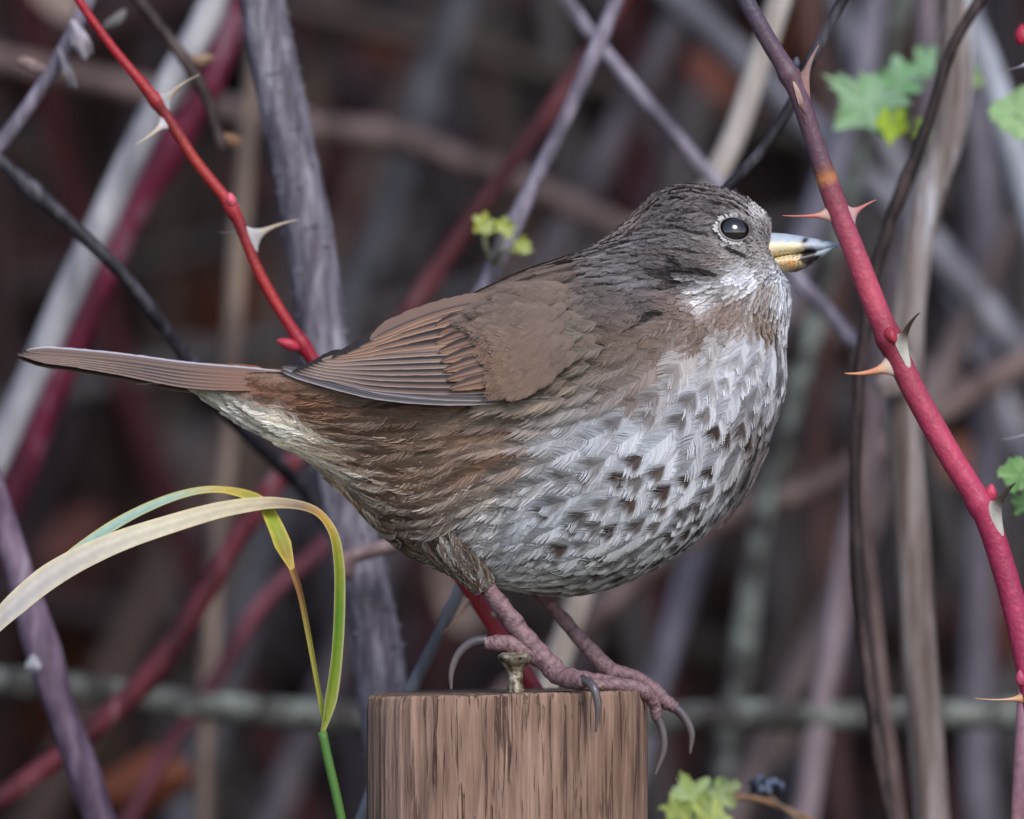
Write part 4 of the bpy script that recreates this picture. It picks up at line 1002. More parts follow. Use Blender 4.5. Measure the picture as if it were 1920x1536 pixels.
def feather(bag, S, a0, b0, dirpx, L, W, loose, spot, lift, col, r, sp=3.0, dark=(74, 61, 55), relief=0.62, fringe=0.0, dir3=None):
    """one contour feather of separate barbs laid on surface S at grid place (a0, b0); sizes in photo px"""
    A, Bv = np.array([a0]), np.array([b0])
    Ja, Jb, Nn = S.ev(S.Ja, A, Bv)[0], S.ev(S.Jb, A, Bv)[0], S.ev(S.Nm, A, Bv)[0]
    D = np.array([dirpx[0], 0, -dirpx[1]]) if dir3 is None else dir3; T = D - Nn * (D @ Nn)
    tl = np.linalg.norm(T)
    if tl < 0.15: return
    T /= tl; Q = np.cross(Nn, T)
    Gm = np.array([[Ja @ Ja, Ja @ Jb], [Ja @ Jb, Jb @ Jb]])
    Gi = np.linalg.inv(Gm + np.eye(2) * 1e-14)
    du = Gi @ np.array([Ja @ T, Jb @ T]); dv = Gi @ np.array([Ja @ Q, Jb @ Q])
    # barbs
    nb = max(6, int(L * 0.95 / sp))
    es = np.linspace(0.22, 0.985, nb); es = np.concatenate([es, es + 0.4 / nb]); sd = np.concatenate([np.ones(nb), -np.ones(nb)])
    m = len(es)
    shp = (1 - np.clip(np.abs(2 * es - 1), 0, 1) ** 2.6) ** 0.5
    wob = 0.05 * np.sin(es * 13 + r.uniform(0, 6)) * (0.25 + loose)
    ev_ = 0.5 * W * (shp + 0.03) * (1 + r.normal(size=m) * (0.015 + 0.15 * loose))
    eu = L * (es + wob * 0.6 + r.normal(size=m) * (0.006 + 0.05 * loose) + 0.08 * loose)
    us = np.clip(es - (1.35 + 0.3 * loose) * 0.5 * W * shp / L, 0.0, 1)
    k = np.array([0.0, 0.5, 1.0])
    bow = 0.16
    uu = us[:, None] * L + (eu - us * L)[:, None] * (k - bow * 4 * k * (1 - k) * 0.5)
    vv = sd[:, None] * ev_[:, None] * (k + bow * 4 * k * (1 - k) * 0.5)
    # width direction
    tu = np.gradient(uu, axis=1); tv = np.gradient(vv, axis=1); nl = np.hypot(tu, tv) + 1e-9
    pu, pv = -tv / nl, tu / nl
    bw = sp * (0.72 - 0.1 * loose + 0.08 * r.normal(size=m))[:, None] * np.array([1.0, 0.95, 0.45 - 0.25 * loose])[None]
    U2 = np.stack([uu + pu * bw, uu - pu * bw], -1); V2 = np.stack([vv + pv * bw, vv - pv * bw], -1)      # m,3,2
    e = U2 / L; vn = V2 / (0.5 * W)
    h = -3.0 * relief + lift / (U * 1000) + relief * (9.0 + 3 * r.uniform()) * np.clip(e, 0, 1.2) ** 1.1 * (0.45 + W / 90.0) - relief * (2.2 + W * 0.05) * vn ** 2 * 0.6
    h = h + (r.normal(size=m) * (0.3 + 0.6 * loose))[:, None, None] + np.array([0.3, -0.3])[None, None, :] * sd[:, None, None] * (1 + 2 * loose)
    a = a0 + (du[0] * U2 + dv[0] * V2) * U; b = b0 + (du[1] * U2 + dv[1] * V2) * U
    p = S.pos(a.ravel(), b.ravel()) + S.ev(S.Nm, a.ravel(), b.ravel()) * (h.ravel()[:, None] * U)
    # colour
    vn_, e_ = np.abs(vn).ravel(), e.ravel()
    c = np.repeat(col[None], len(e_), 0) * np.repeat(r.uniform(0.88 - 0.16 * loose, 1.10 + 0.12 * loose, m), 6)[:, None]
    if W > 36:
        wedge = np.clip(0.10 + 1.7 * (e_ - 0.50), 0.04, 0.52)
        w = spot * smooth(0.42, 0.52, e_) * (1 - smooth(0.80, 0.90, e_ + 0.04 * vn_)) * (1 - smooth(wedge, wedge + 0.22, vn_))
    else:
        w = spot * (1 - smooth(0.15, 0.55, vn_)) * smooth(0.2, 0.5, e_) * (1 - 0.5 * smooth(0.8, 1.0, e_))
    dk_ = lin(dark) * r.uniform(0.75, 1.5)
    c = c * (1 - w[:, None]) + dk_[None] * w[:, None]
    if fringe: c = c * (1 + fringe * smooth(0.80, 0.97, e_ + 0.12 * vn_ ** 2))[:, None]
    base = (1 - smooth(0.05, 0.4, e_))[:, None] * 0.4
    c = c * (1 - base) + (0.55 * col + 0.45 * lin((96, 90, 88)))[None] * base
    i0 = np.arange(m)[:, None] * 6
    f = np.concatenate([i0 + np.array([[0, 2, 3, 1]]), i0 + np.array([[2, 4, 5, 3]])])
    bag.add(p.astype(np.float32), f, c.astype(np.float32))

def scatter(S, cand_ab, spacing_fn, r):
    """variable-radius dart throwing on the surface; returns accepted (a, b)"""
    pos = S.pos(cand_ab[:, 0], cand_ab[:, 1])
    x, y = topx(pos)
    keep, kp, kr = [], np.zeros((0, 3)), np.zeros(0)
    KP = np.zeros((9000, 3)); n = 0
    for i in range(len(pos)):
        s = spacing_fn(x[i], y[i])
        if s is None: continue
        s *= U
        if n and np.min(((KP[:n] - pos[i]) ** 2).sum(1)) < s * s: continue
        KP[n] = pos[i]; n += 1; keep.append(i)
        if n >= 9000: break
    return cand_ab[keep]

# wing outline in photo px and its surface
WPTS = np.array([(1160, 590, -17.5), (1100, 560, -14), (1100, 640, -22), (1040, 700, -24.6), (1000, 560, -15), (1000, 640, -22.5), (1000, 745, -25.6), (900, 565, -9), (900, 620, -20), (900, 700, -25), (900, 755, -25.6),
 (800, 600, -8.5), (800, 650, -17.5), (800, 700, -22), (800, 755, -23.8), (700, 632, -6.5), (700, 680, -13.5), (700, 745, -18.8), (620, 668, -6), (620, 735, -13), (530, 692, -5.5), (530, 710, -7), (450, 690, -3)], float)
def wing_y(x, y):
    # thin-plate spline fit of the control depths
    global _TPS
    if '_TPS' not in globals():
        q = WPTS[:, :2] / 100.0; n = len(q)
        d = np.linalg.norm(q[:, None] - q[None], axis=2); K = np.where(d > 0, d * d * np.log(d + 1e-12), 0) + 0.3 * np.eye(n)
        Pm = np.concatenate([np.ones((n, 1)), q], 1)
        M = np.block([[K, Pm], [Pm.T, np.zeros((3, 3))]]); sol = np.linalg.solve(M, np.concatenate([WPTS[:, 2], np.zeros(3)]))
        _TPS = (q, sol)
    q, sol = _TPS
    p = np.stack([np.ravel(x), np.ravel(y)], -1) / 100.0
    d = np.linalg.norm(p[:, None] - q[None], axis=2); K = np.where(d > 0, d * d * np.log(d + 1e-12), 0)
    return ((K @ sol[:-3]) + sol[-3] + p @ sol[-2:]).reshape(np.shape(x)) * 0.001

gx, gy = np.meshgrid(np.linspace(480, 1200, 110), np.linspace(520, 790, 60), indexing='ij')
WG = np.stack([(gx - 960) * U, wing_y(gx, gy), CAM_Z + (768 - gy) * U], -1)
wingS = Surf(WG, False)
wingS.Nm = wingS.Nm * np.sign(-wingS.Nm[..., 1:2])

def inpoly(x, y, poly):
    c = False; n = len(poly); j = n - 1
    for i in range(n):
        xi, yi = poly[i]; xj, yj = poly[j]
        if (yi > y) != (yj > y) and x < (xj - xi) * (y - yi) / (yj - yi) + xi: c = not c
        j = i
    return c
COVERT = [(1165, 592), (1120, 640), (1075, 680), (1040, 712), (1005, 728), (965, 722), (960, 680), (955, 640), (930, 612), (940, 582), (1000, 560), (1100, 560)]
UNDERWING = [(1090, 655), (1040, 715), (1000, 745), (840, 750), (700, 742), (600, 716), (560, 706), (640, 675), (800, 612), (900, 578), (1000, 575), (1090, 590)]

# ---- contour feathers of the body
bag = FeatherBag(); r = np.random.default_rng(42)
# candidates, denser at the head
ca = np.stack([r.uniform(0, NS - 1, 60000), r.uniform(0, NT, 60000)], -1)
def body_space(x, y):
    v = plum(x, y)
    if inpoly(x, y, UNDERWING): return 70
    return 0.38 * v[6] + 0.11 * v[5] if v[6] > 36 else (0.40 * v[6] + 0.10 * v[5])
near = ca[np.sin(ca[:, 1] / NT * 2 * np.pi) > -0.06]
acc = scatter(bodyS, near, body_space, r)
pos = bodyS.pos(acc[:, 0], acc[:, 1]); fx, fy = topx(pos)
order = np.argsort(fx)
cnt = 0
for i in order:
    x, y = fx[i], fy[i]
    if (x - 1374) ** 2 / 33 ** 2 + (y - 432) ** 2 / 25 ** 2 < 1: continue        # eye opening
    if acc[i, 0] > NS - 5: continue
    d3 = None
    if x > 1412 and y < 520:
        d3 = pos[i] - np.array([(1468 - 960) * U, 0, CAM_Z + (768 - 462) * U]); d3 /= np.linalg.norm(d3)
        d3 = d3 + np.array([-0.5, 0, 0])
    v = plum(x, y)
    d = v[3:5] + r.normal(size=2) * 0.07; d /= np.hypot(*d)
    L, W, lo, sp_, li = v[5] * r.uniform(0.85, 1.12) * (1.35 if v[6] < 20 and y < 520 else (1.3 if v[7] > 0.85 and v[6] < 40 and y > 600 else 1)), v[6] * r.uniform(0.85, 1.15), v[7], v[8], v[9]
    c = v[:3] * r.uniform(0.84, 1.12)
    s = np.clip(sp_ * r.uniform(0.9, 1.5), 0, 1) * (r.uniform() < 0.72 or W < 36)
    if lo > 0.85 and y > 760 and x < 1150 and r.uniform() < 0.25:                   # brown streaks on the flank
        c = c * np.array([0.90, 0.81, 0.76])
    elif lo > 0.85 and y > 600 and r.uniform() < 0.22: c = c * 1.2
    spc = 2.2 if W < 14 else (2.2 if W < 36 else 1.8)
    if d3 is not None: L = min(L, 20)
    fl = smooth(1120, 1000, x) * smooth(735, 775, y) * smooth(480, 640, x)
    c = c * (1 + 0.36 * fl + 0.25 * smooth(860, 960, y) * smooth(900, 780, x))  # fill light painted in: flank and vent colour lifted where they face down into shade
    if x < 640 and y > 735: c = c * 1.12  # undertail colour also lightened to offset the shade on it
    hd = y < 530 and x > 1150
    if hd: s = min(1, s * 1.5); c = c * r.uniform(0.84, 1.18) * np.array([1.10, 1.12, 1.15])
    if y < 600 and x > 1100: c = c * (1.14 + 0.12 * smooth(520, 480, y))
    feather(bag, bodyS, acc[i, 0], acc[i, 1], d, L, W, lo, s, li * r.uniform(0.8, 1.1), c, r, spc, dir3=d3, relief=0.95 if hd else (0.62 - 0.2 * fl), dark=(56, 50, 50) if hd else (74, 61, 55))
    cnt += 1
# ring of tiny pale feathers round the eye
near_h = np.where(yy < 0, 0, 1e9)
for k_ in range(90):
    an_ = r.uniform(0, 2 * np.pi); ex_, ey_ = 31.0 * math.cos(an_), 23.5 * math.sin(an_)
    cr_, sr_ = math.cos(math.radians(14)), math.sin(math.radians(14))
    x, y = 1374 + ex_ * cr_ - ey_ * sr_, 433 + ex_ * sr_ + ey_ * cr_
    gi = np.unravel_index(np.argmin((X_ - x) ** 2 + (Y_ - y) ** 2 + near_h), X_.shape)
    pale = 0.25 + 0.75 * max(0, math.cos(an_ - math.radians(205))) ** 0.6 + 0.7 * max(0, math.sin(an_))
    if r.uniform() > pale + 0.1: pale *= 0.3
    col_ = lin((96, 88, 87)) * (1 - min(1, pale)) + lin((214, 210, 210)) * min(1, pale)
    dd = np.array([math.cos(an_) - 0.9, math.sin(an_) * 0.9]); dd /= np.hypot(*dd) + 1e-6
    feather(bag, bodyS, float(gi[0]), float(gi[1]), dd, r.uniform(5, 9), 4.5, 0.9, 0, 0.5, col_ * r.uniform(0.75, 1.1), r, 1.7)
# single dark feathers: cheek edge, eye stripe, moustache, crown streaks
def at_px(x, y):
    gi = np.unravel_index(np.argmin((X_ - x) ** 2 + (Y_ - y) ** 2 + near_h), X_.shape); return float(gi[0]), float(gi[1])
BK = lin((60, 54, 53))
for (x0, y0, x1, y1, n_, L_, W_k, li_) in [(1350, 516, 1282, 509, 8, 32, 5, 0.75), (1292, 512, 1266, 496, 3, 24, 4, 0.6), (1404, 483, 1374, 475, 4, 22, 4, 0.6), (1340, 446, 1268, 426, 6, 30, 3, 0.4),
        (1300, 378, 1268, 366, 4, 24, 4, 0.4), (1262, 388, 1236, 384, 3, 22, 4, 0.4), (1345, 366, 1312, 358, 4, 22, 3, 0.4), (1392, 398, 1342, 384, 6, 24, 3, 0.4), (1330, 398, 1290, 394, 4, 26, 3, 0.3), (1310, 420, 1262, 410, 4, 26, 3, 0.3), (1320, 476, 1262, 470, 5, 26, 3, 0.3), (1250, 588, 1190, 606, 5, 36, 6, 0.35)]:
    for k_ in range(n_):
        f_ = (k_ + 0.5) / n_; x, y = x0 + (x1 - x0) * f_ + r.normal() * 1.5, y0 + (y1 - y0) * f_ + r.normal() * 1.2
        a0, b0 = at_px(x, y); dv_ = np.array([x1 - x0, y1 - y0], float); dv_ /= np.hypot(*dv_)
        feather(bag, bodyS, a0, b0, dv_ + r.normal(size=2) * 0.06, L_, W_k, 0.9, 0, li_, BK * r.uniform(0.6, 1.7), r, 1.7)
# feathered thighs
for tq, tw in (([(835, 985, -.013), (860, 1030, -.0125), (888, 1072, -.0115), (908, 1102, -.0105)], [70, 52, 30, 19]),):
    s_ = spline(np.array([np.append(P(*p_), w_) for p_, w_ in zip(tq, tw)]), 40)
    t__, a__, b__ = frames(s_[:, :3]); an = np.linspace(0, 2 * np.pi, 40, endpoint=False)
    TG = s_[:, None, :3] + (s_[:, 3] * U)[:, None, None] * (np.cos(an)[None, :, None] * a__[:, None] + 0.7 * np.sin(an)[None, :, None] * b__[:, None])
    TS = Surf(TG, True); TS.orient(s_[:, None, :3])
    for k_ in range(330):
        a0, b0 = r.uniform(0, 34), r.uniform(0, 40)
        col_ = lin((126, 108, 95)) if r.uniform() < 0.6 else lin((176, 170, 164))
        feather(bag, TS, a0, b0, np.array([0.35, 1.0]) / 1.06 + r.normal(size=2) * 0.1, r.uniform(42, 62), 18, 1, 0.15, 0, col_ * r.uniform(0.8, 1.1), r, 2.6)
v, f, c = bag.arrays()
vm = v * np.array([1, -1, 1], np.float32)
v2 = np.concatenate([v, vm]); f2 = np.concatenate([f, f[:, ::-1] + len(v)]); c2 = np.concatenate([c, c])
tag(mesh_obj('plumage', v2, f2, M_PLUM, bird, cols=c2), kind='stuff')

# ---- body under the feathers
Bv = BODY.reshape(-1, 3)
bx, by = topx(Bv)
Bc = np.array([plum(a, b)[:3] for a, b in zip(bx[::1], by[::1])]) * 0.8
Bw = Bv - bodyS.Nm.reshape(-1, 3) * 0.0004
i = np.arange(NS - 1)[:, None] * NT; j = np.arange(NT)[None]; j2 = (j + 1) % NT
Bf = np.stack([i + j, i + NT + j, i + NT + j2, i + j2], -1).reshape(-1, 4)
mesh_obj('body', Bw, Bf, M_PLUM, bird, cols=Bc)

# ---- stiff feathers (wing, tail): curved vanes with a shaft, each its own mesh
def vane(name, pts, wl, wu, parent, cfn, off=0.0, tilt=0.0, n=44, m=11, camber=0.10, mirror=False, seed=0, tip=0.16, yfn=None):
    """pts: (px, py, y metres) base to tip; wl/wu lower/upper vane width px; off outward offset (m)"""
    q = np.array([(*p[:2], p[2] * 1e4) for p in pts], float)
    path = spline(q, n); s = np.linspace(0, 1, n)
    t = np.gradient(path[:, :2], axis=0); t /= np.linalg.norm(t, axis=1)[:, None]
    nrm = np.stack([-t[:, 1], t[:, 0]], -1)           # px normal
    nrm = nrm * np.sign(nrm[:, 1:2] + 1e-9)            # pointing down in the picture
    env = np.minimum(1, (1 - s) / tip) ** 0.55 * (0.55 + 0.45 * smooth(0, 0.25, s))
    rr = np.random.default_rng(seed + 77)
    V, C, UV = [], [], []
    jag = 1 + 0.03 * rr.normal(size=n)
    for jx in range(m):
        g = jx / (m - 1) * 2 - 1                       # -1 upper edge .. +1 lower edge
        wdt = (wl if g > 0 else wu) * env * abs(g) * (jag if abs(g) > 0.99 else 1)
        pp = path[:, :2] + nrm * (np.sign(g) * wdt)[:, None]
        ys = path[:, 2] * 1e-4 if yfn is None else yfn(pp[:, 0], pp[:, 1])
        yv = ys - off + camber * (g * g) * (wl if g > 0 else wu) * U + tilt * g * 0.001
        if jx == m // 2: yv = yv - 0.00012
        V.append(np.stack([(pp[:, 0] - 960) * U, yv, CAM_Z + (768 - pp[:, 1]) * U], -1))
        C.append(np.array([cfn(a, g) for a in s])); UV.append(np.stack([s * len(pts) * 0.02, np.full(n, g * (wl + wu) / 60)], -1))
    V = np.stack(V, 1).reshape(-1, 3); C = np.stack(C, 1).reshape(-1, 3); UV = np.stack(UV, 1).reshape(-1, 2)
    if mirror: V = V * np.array([1, -1, 1]) - np.array([0, 0, 9 * U])
    F = np.array([[a * m + b, a * m + b + 1, (a + 1) * m + b + 1, (a + 1) * m + b] for a in range(n - 1) for b in range(m - 1)])
    return mesh_obj(name, V, F, M_VANE, parent, cols=C, uvs=UV)

def vcol(edge, mid, dark, e0=0.80, d0=0.42, tipdark=0.0, shaft=(70, 58, 54)):
    E, Mi, Dk, Sh = lin(edge), lin(mid), lin(dark), lin(shaft)
    def f(s, g):
        c = Dk + (Mi - Dk) * smooth(d0 - 0.12, d0 + 0.18, g)
        c = c + (E - c) * smooth(e0, e0 + 0.14, g)
        if abs(g) < 0.08: c = Sh
        return c * (1 - tipdark * smooth(0.6, 1, s))
    return f

def build_wing(mirror):
    sg = -1 if mirror else 1
    rw = np.random.default_rng(5)
    # small coverts: the wing's own mesh
    bagw = FeatherBag()
    cand = np.stack([rw.uniform(0, 109, 9000), rw.uniform(0, 59, 9000)], -1)
    accw = scatter(wingS, cand, lambda x, y: 17 if inpoly(x, y, COVERT) else None, rw)
    pw = wingS.pos(accw[:, 0], accw[:, 1]); wx, wy = topx(pw)
    for i in np.argsort(wx):
        x, y = wx[i], wy[i]
        tt = smooth(1100, 850, x) * smooth(590, 680, y)
        col = lin((120, 103, 93)) * (1 - tt) + lin((130, 99, 80)) * tt
        dx, dy = -0.93, 0.20 + 0.28 * smooth(580, 720, y)
        feather(bagw, wingS, accw[i, 0], accw[i, 1], (dx, dy), rw.uniform(62, 90), rw.uniform(34, 42), 0.12, 0.18 + 0.2 * tt, 1.6 + 1.9 * smooth(900, 990, x) - 2.6 * smooth(1030, 1140, x), col * rw.uniform(0.86, 1.08), rw, 2.0, (84, 67, 58), relief=0.36, fringe=0.16)
    v, f, c = bagw.arrays()
    v = v * np.array([1, sg, 1], np.float32)
    w = mesh_obj('wing', v, f, M_PLUM, bird, cols=c)
    w['kind'] = 'stuff' if False else 'thing'
    del w['kind']
    def wp(lst):
        return [(x, y, 0.0) for x, y in lst]
    EB, MB_, DB = (162, 139, 123), (130, 109, 98), (38, 31, 31)
    # primaries and secondaries, lowest first
    for k in range(9):
        i = 8 - k
        lowest = i >= 7
        if i < 7:
            base = [(985, 652 + 12.5 * i), (900, 657 + 12.5 * i), (800, 662 + 11.8 * i), (700, 668 + 9.6 * i), (640, 673 + 6.5 * i), (602 - 9 * i, 676 + 3.4 * i)]
        elif i == 7:
            base = [(1030, 742), (900, 746), (800, 742), (700, 729), (610, 706), (545, 691), (528, 688)]
        else:
            base = [(1010, 748), (900, 753), (800, 752), (700, 741), (610, 719), (555, 703), (527, 695)]
        e = (150, 142, 144) if lowest else tuple(np.array(EB) - np.array([2, 1, -1]) * i)
        md = (96, 88, 90) if lowest else tuple(np.array(MB_) - 3 * i)
        vane('flight_feather', wp(base), 7.0, 9 if (lowest or i == 0) else 24, w, vcol(e, md, DB, 0.62, -2 if i == 0 else (0.0 if not lowest else -0.45)), mirror=mirror, seed=i, camber=0.02, tip=0.12, tilt=0.12, off=0.0006 + 0.00026 * (8 - i), yfn=wing_y)
    # tertials
    for i, base in enumerate([[(950, 632), (850, 640), (760, 650), (690, 660), (622, 672)], [(950, 612), (850, 620), (760, 637), (690, 654), (628, 669)], [(950, 592), (850, 602), (765, 622), (700, 643), (648, 664)], [(950, 575), (860, 585), (780, 606), (715, 632), (672, 652)], [(950, 562), (870, 573), (800, 592), (738, 617), (694, 639)]]):
        vane('flight_feather', wp(base), 9.5, 20, w, vcol((166, 126, 100), (122, 98, 85), (48, 39, 37), 0.66, 0.15 if i < 4 else -2), mirror=mirror, seed=20 + i, camber=0.02, tip=0.2, tilt=0.15, off=0.0030 + 0.00025 * i, yfn=wing_y)
    # greater coverts
    for i in range(8):
        tx, ty = 806 + 5 * i + (10 if i < 2 else 0), 612 + 17.0 * i
        base = [(tx + 205, ty - 62 + 2 * i), (tx + 140, ty - 45 + 1.5 * i), (tx + 70, ty - 22 + i), (tx, ty)]
        o = 0.0036 - 0.00018 * i
        vane('covert_feather', wp(base), 11.5, 19, w, vcol((154, 117, 93), (134, 103, 85), (62, 48, 43), 0.62, -0.45), mirror=mirror, seed=40 + i, camber=0.03, tip=0.30, tilt=0.2, off=o, yfn=wing_y)
    return w
build_wing(False); build_wing(True)

# ---- tail
tl_v, tl_f = tube_data(spline(PX([(600, 712, 0), (520, 712, 0), (440, 706, 0), (380, 702, 0)]), 20), np.array([14, 20, 24, 22] * 5)[np.argsort(np.tile(np.arange(4), 5))] * U, 14)
tail = mesh_obj('tail', tl_v, tl_f, M_PLUM, bird, cols=np.repeat(lin((128, 88, 68))[None], len(tl_v), 0))
for mir in (False, True):
    for i in range(6):
        y0 = -0.0006 - 0.0011 * i
        base = [(565, 704 + 4.5 * i, y0), (460, 697 + 6.0 * i, y0 * 1.2), (350, 688 + 6.6 * i, y0 * 1.4), (220, 671 + 5.0 * i, y0 * 1.5), (110, 661 + 3.4 * i, y0 * 1.45), (30 + 9 * abs(i - 2), 658 + 2.9 * i, y0 * 1.3)]
        e = (176, 168, 172) if i == 0 else (146, 124, 114)
        md = (108, 88, 80)
        def cf(s, g, e=e, md=md, i=i):
            c = vcol(e, md, (40, 33, 33), 0.74, 0.42)(s, g) if i else vcol(md, md, md, 2, -2)(s, g)
            if i == 0 and g < -0.6: c = lin((168, 164, 172))
            ruf = lin((122, 88, 72)); w = (1 - smooth(0.2, 0.5, s)) * 0.75 * (g > -0.3)
            return c * (1 - w) + ruf * w if g > -0.5 else c
        vane('tail_feather', base, 6.2, 10, tail, cf, off=0.0014 - 0.0002 * i, yfn=lambda x, y: -0.0008 - (y - np.interp(x, [0, 100, 200, 350, 460, 565], [656, 659, 668, 684, 693, 700])) * 0.00012, mirror=mir, seed=60 + i, camber=0.03, tip=0.10, tilt=0.1, n=60)

# ---- bill
def bill_half(name, upper):
    xs = np.linspace(1432, 1574, 90); n = 48
    topl = np.interp(xs, [1436, 1470, 1500, 1530, 1555, 1574], [436, 438, 442, 447.5, 453, 457.5])
    tom = np.interp(xs, [1436, 1470, 1500, 1530, 1555, 1574], [487, 479, 475, 471, 465, 460])
    botl = np.interp(xs, [1436, 1450, 1470, 1492, 1512, 1535, 1555, 1570, 1574], [500, 505, 510, 511, 502, 487, 473, 462.5, 460.5])
    hwid = np.interp(xs, [1436, 1470, 1500, 1530, 1560, 1574], [40, 36, 28, 18, 6, 0.6])
    V, C = [], []
    ang = np.linspace(0, 2 * np.pi, n, endpoint=False)
    rb = np.random.default_rng(8)
    for x, t, m_, b, w in zip(xs, topl, tom, botl, hwid):
        hi, lo = (t, m_) if upper else (m_ - 0.8, b)
        if not upper: w = w * 0.93
        c = (hi + lo) / 2; h = max(0.3, (lo - hi) / 2)
        if upper:   # widest at the cutting edge
            yv = -np.sin(ang) * w * (0.62 + 0.38 * (0.5 - 0.5 * np.cos(ang))); zv = c - h * np.cos(ang)
        else:
            yv = -np.sin(ang) * w * (0.62 + 0.38 * (0.5 + 0.5 * np.cos(ang))); zv = c - h * np.cos(ang)
        V.append(np.stack([(np.full(n, x) - 960) * U, yv * U, CAM_Z + (768 - zv) * U], -1))
        for z in zv:
            nz = 3.2 * math.sin(x * 0.33 + 2 * math.sin(z * 0.21)) + 2.2 * math.sin(z * 0.55 + x * 0.17) + rb.normal() * 0.8
            crk = math.sin(x * 0.52 + z * 0.9 + 1.7 * math.sin(z * 0.4)) * math.sin(x * 0.23 - z * 0.61)
            grey, yel, org, blk, tipc = lin((176, 184, 198)), lin((222, 206, 166)), lin((208, 146, 84)), lin((40, 33, 35)), lin((172, 186, 198))
            k = smooth(450, 460, z + nz * 0.6) * (1 - smooth(1500, 1518, x + nz))
            q = grey * (1 - k) + yel * k
            k = gbump(x, z, 1482, 494, 20, 9) * 0.95; q = q * (1 - k) + org * k
            k = smooth(1528, 1540, x + nz); q = q * (1 - k) + tipc * k
            k = min(1, 2.0 * gbump(x + nz, z, 1517, 481, 16, 15) + 1.1 * gbump(x, z, 1509, 451, 8, 5, -40) + 0.7 * gbump(x, z, 1542, 452, 5, 3) + 0.8 * gbump(x, z, 1500, 507, 26, 7) + 0.6 * gbump(x, z, 1450, 500, 10, 6) + (0.75 * smooth(0.45, 0.75, crk) * smooth(1525, 1500, x) * smooth(462, 475, z)))
            q = q * (1 - k) + blk * k
            C.append(q)
    m = len(xs); V = np.concatenate(V); C = np.array(C)
    F = [[i * n + j, i * n + (j + 1) % n, (i + 1) * n + (j + 1) % n, (i + 1) * n + j] for i in range(m - 1) for j in range(n)]
    F.append(list(range((m - 1) * n, m * n)))
    return mesh_obj(name, V, F, M_BILL, bird, cols=C)
bill_half('upper_bill', True); bill_half('lower_bill', False)
# nostril bristles are part of the plumage

# ---- eyes
eye_m, t, p = new_mat('eye_gloss')
p.inputs['Base Color'].default_value = (0.012, 0.009, 0.008, 1); p.inputs['Roughness'].default_value = 0.06
p.inputs['Coat Weight'].default_value = 1.0; p.inputs['Coat Roughness'].default_value = 0.02
lid_m = mat_vcol('eyelid', 0.7, 0.2)
d2 = (X_ - 1374) ** 2 + (Y_ - 433) ** 2 + np.where(yy > 0, 1e9, 0)
ei = np.unravel_index(np.argmin(d2), d2.shape); ey = BODY[ei][1]; en = bodyS.Nm[ei]
if en[1] > 0: en = -en
for sgn in (1, -1):
    eye_c = np.array([(1374 - 960) * U, ey, CAM_Z + (768 - 433) * U]) - en * 0.0012
    na, nb_ = 32, 20; V = []
    for i in range(nb_ + 1):
        ph = math.pi * i / nb_
        for j in range(na):
            th_ = 2 * math.pi * j / na
            V.append(eye_c + 31 * U * np.array([math.sin(ph) * math.cos(th_), -math.cos(ph) * 0.9, math.sin(ph) * math.sin(th_) * 0.93]))
    V = np.array(V) * np.array([1, sgn, 1])
    F = [[i * na + j, i * na + (j + 1) % na, (i + 1) * na + (j + 1) % na, (i + 1) * na + j] for i in range(nb_) for j in range(na)]
    eye = mesh_obj('eye', V, F, eye_m, bird)
    # lids: two lens-shaped folds that narrow the opening, following the eyeball
    aa = np.linspace(0, 2 * np.pi, 64, endpoint=False); rot = math.radians(-14)
    V, C = [], []
    rl = np.random.default_rng(4)
    for kk, (sc, hgt) in enumerate([(0.99, 7.0), (1.03, 9.5), (1.08, 10.5), (1.14, 9.0), (1.22, 2.0)]):
        ex, ez = 26.5 * np.cos(aa) * sc, (20.5 * np.sin(aa) * (1 - 0.10 * (np.sin(aa) > 0))) * sc
        x = ex * math.cos(rot) - ez * math.sin(rot); z = ex * math.sin(rot) + ez * math.cos(rot)
        base = np.array([(1374 - 960) * U, ey, CAM_Z + (768 - 433) * U])
        # follow the tangent plane of the head
        yoff = -(en[0] * x + en[2] * z) / en[1] * U
        pts = base + np.stack([x * U, yoff, z * U], -1) + en * (hgt * U)
        V.append(pts)
        dk = lin((40, 36, 38)); wh = lin((150, 142, 140)); gy_ = lin((92, 85, 84))
        wring = 0.1 + 0.9 * np.clip(np.cos(aa - math.radians(150)), 0, 1) ** 0.7 + 0.75 * np.clip(-np.sin(aa), 0, 1) + rl.normal(size=64) * 0.15
        wring = np.clip(wring, 0, 1)[:, None]
        C.append(np.repeat(dk[None], 64, 0) if kk <= 1 else (wh * wring + gy_ * (1 - wring) if kk in (2, 3) else np.repeat(gy_[None], 64, 0)))
    V = np.concatenate(V) * np.array([1, sgn, 1]); C = np.concatenate(C) * rl.uniform(0.8, 1.1, (320, 1))
    F = np.array([[i * 64 + j, i * 64 + (j + 1) % 64, (i + 1) * 64 + (j + 1) % 64, (i + 1) * 64 + j] for i in range(4) for j in range(64)])
    mesh_obj('eyelid', V, F, lid_m, eye, cols=C)

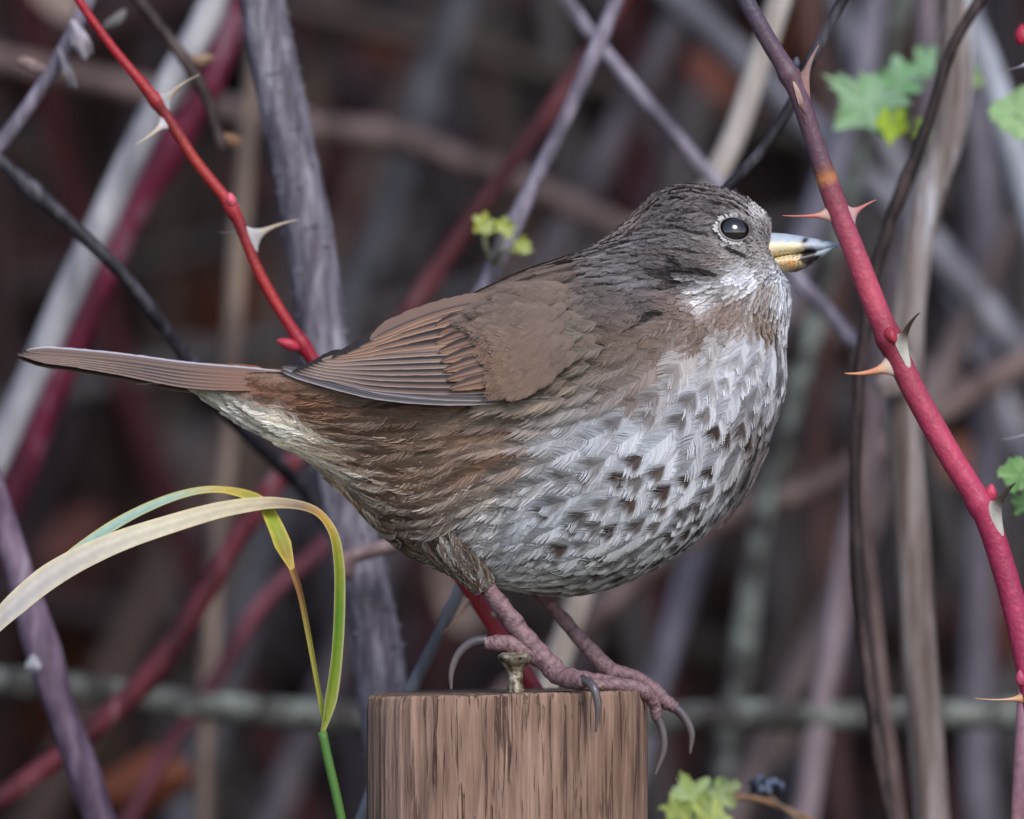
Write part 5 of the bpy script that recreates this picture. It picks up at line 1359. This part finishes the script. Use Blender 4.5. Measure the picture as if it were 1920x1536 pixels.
# ---- legs and feet
LEGC, LEGD = lin((136, 106, 110)), lin((58, 42, 45))
def limb(pts, rads, n=46, scutes=0.05, seed=0):
    q = np.array([np.append(P(p[0], p[1], p[2]), w) for p, w in zip(pts, rads)])
    s = spline(q, n); path, rad = s[:, :3], s[:, 3] * U
    rad = rad * (1 + scutes * np.sin(np.linspace(0, 1, n) * n * 0.9 + seed)) 
    v, f = tube_data(path, rad, 14, 0.06, seed=seed + 3)
    return v, f
def claw(parent, pts, rads):
    q = np.array([np.append(P(p[0], p[1], p[2]), w) for p, w in zip(pts, rads)])
    s = spline(q, 26); v, f = tube_data(s[:, :3], s[:, 3] * U, 10, 0.02, seed=1)
    tt = np.repeat(np.linspace(0, 1, 26), 10); c = lin((74, 68, 74))[None] * (1 - tt[:, None]) + lin((104, 94, 92))[None] * tt[:, None]
    c = np.concatenate([c, c[:1], c[-1:]])
    return mesh_obj('claw', v, f, M_CLAW, parent, cols=c)
def leg(parts, seed):
    v, f = join([limb(p, r_, sc_n, 0.05, seed + k) for k, (p, r_, sc_n) in enumerate(parts)])
    rr = np.random.default_rng(seed)
    tt = rr.uniform(0, 1, len(v)) ** 2 * 0.5
    zz_ = np.sin((v[:, 0] * 0.7 + v[:, 2] * -0.9) / (9 * U) * 3.1416 + 2 * np.sin(v[:, 0] / (23 * U))); tt = np.clip(tt + 0.5 * smooth(0.72, 0.98, zz_), 0, 1)
    c = LEGC[None] * (1 - tt[:, None]) + LEGD[None] * tt[:, None]
    return mesh_obj('leg', v, f, M_SKIN, bird, cols=c)
a = -0.010
l1 = leg([([(872, 1048, -.007), (894, 1078, a), (918, 1108, a), (972, 1178, a), (1020, 1236, a), (1052, 1270, a)], [10, 14, 16, 18, 20, 21], 60),
          ([(1045, 1262, a), (1005, 1232, a), (965, 1210, a), (930, 1206, a), (908, 1206, a)], [18, 17, 17, 16, 11], 40),
          ([(1040, 1262, a), (1064, 1276, -.0145), (1086, 1279, -.0185), (1098, 1280, -.0205)], [19, 15, 14, 10], 34),
          ([(1042, 1264, a), (1100, 1283, a), (1160, 1285, -.009), (1204, 1294, -.008), (1226, 1318, -.006), (1232, 1350, -.005)], [19, 13, 13, 14, 12, 9], 54),
          ([(1042, 1264, a), (1100, 1272, -.004), (1150, 1280, -.001), (1180, 1284, .001)], [17, 13, 12, 9], 40)], 3)
claw(l1, [(914, 1200, a), (886, 1204, a), (860, 1226, a), (846, 1262, a), (846, 1294, a)], [10, 9, 7.5, 5.5, 2])
claw(l1, [(1092, 1274, -.0195), (1112, 1288, -.0232), (1121, 1322, -.0238), (1117, 1372, -.0228)], [9, 8.5, 6.5, 2])
claw(l1, [(1230, 1342, -.005), (1241, 1366, -.005), (1245, 1404, -.005), (1228, 1455, -.005)], [9, 8, 6.5, 2])
claw(l1, [(1170, 1278, .001), (1200, 1286, .002), (1218, 1300, .003), (1224, 1318, .003)], [8, 7, 5, 2])
b_ = 0.010
l2 = leg([([(968, 1062, b_), (1000, 1098, b_), (1032, 1132, b_), (1086, 1196, b_), (1130, 1244, b_), (1156, 1268, b_)], [20, 16, 12.5, 14, 16, 17], 60),
          ([(1146, 1258, b_), (1190, 1268, b_), (1222, 1288, b_), (1246, 1314, b_), (1266, 1328, b_)], [15, 12, 12, 14, 11], 50),
          ([(1146, 1262, b_), (1112, 1278, .012), (1085, 1284, .013)], [14, 12, 9], 30),
          ([(1146, 1262, b_), (1190, 1282, .016), (1215, 1288, .020)], [14, 12, 9], 30)], 12)
claw(l2, [(1262, 1324, b_), (1281, 1342, b_), (1296, 1374, b_), (1294, 1414, b_)], [10, 9, 7, 2])
claw(l2, [(1090, 1262, -.002), (1140, 1258, -.002), (1188, 1268, 0), (1222, 1300, .002)], [4, 7, 7, 2]) if False else None
claw(l2, [(1092, 1280, .013), (1070, 1276, .013), (1052, 1284, .013), (1048, 1293, .013)], [8, 7, 4, 2])
claw(l2, [(1210, 1284, .020), (1228, 1294, .021), (1236, 1318, .021)], [8, 6, 2])
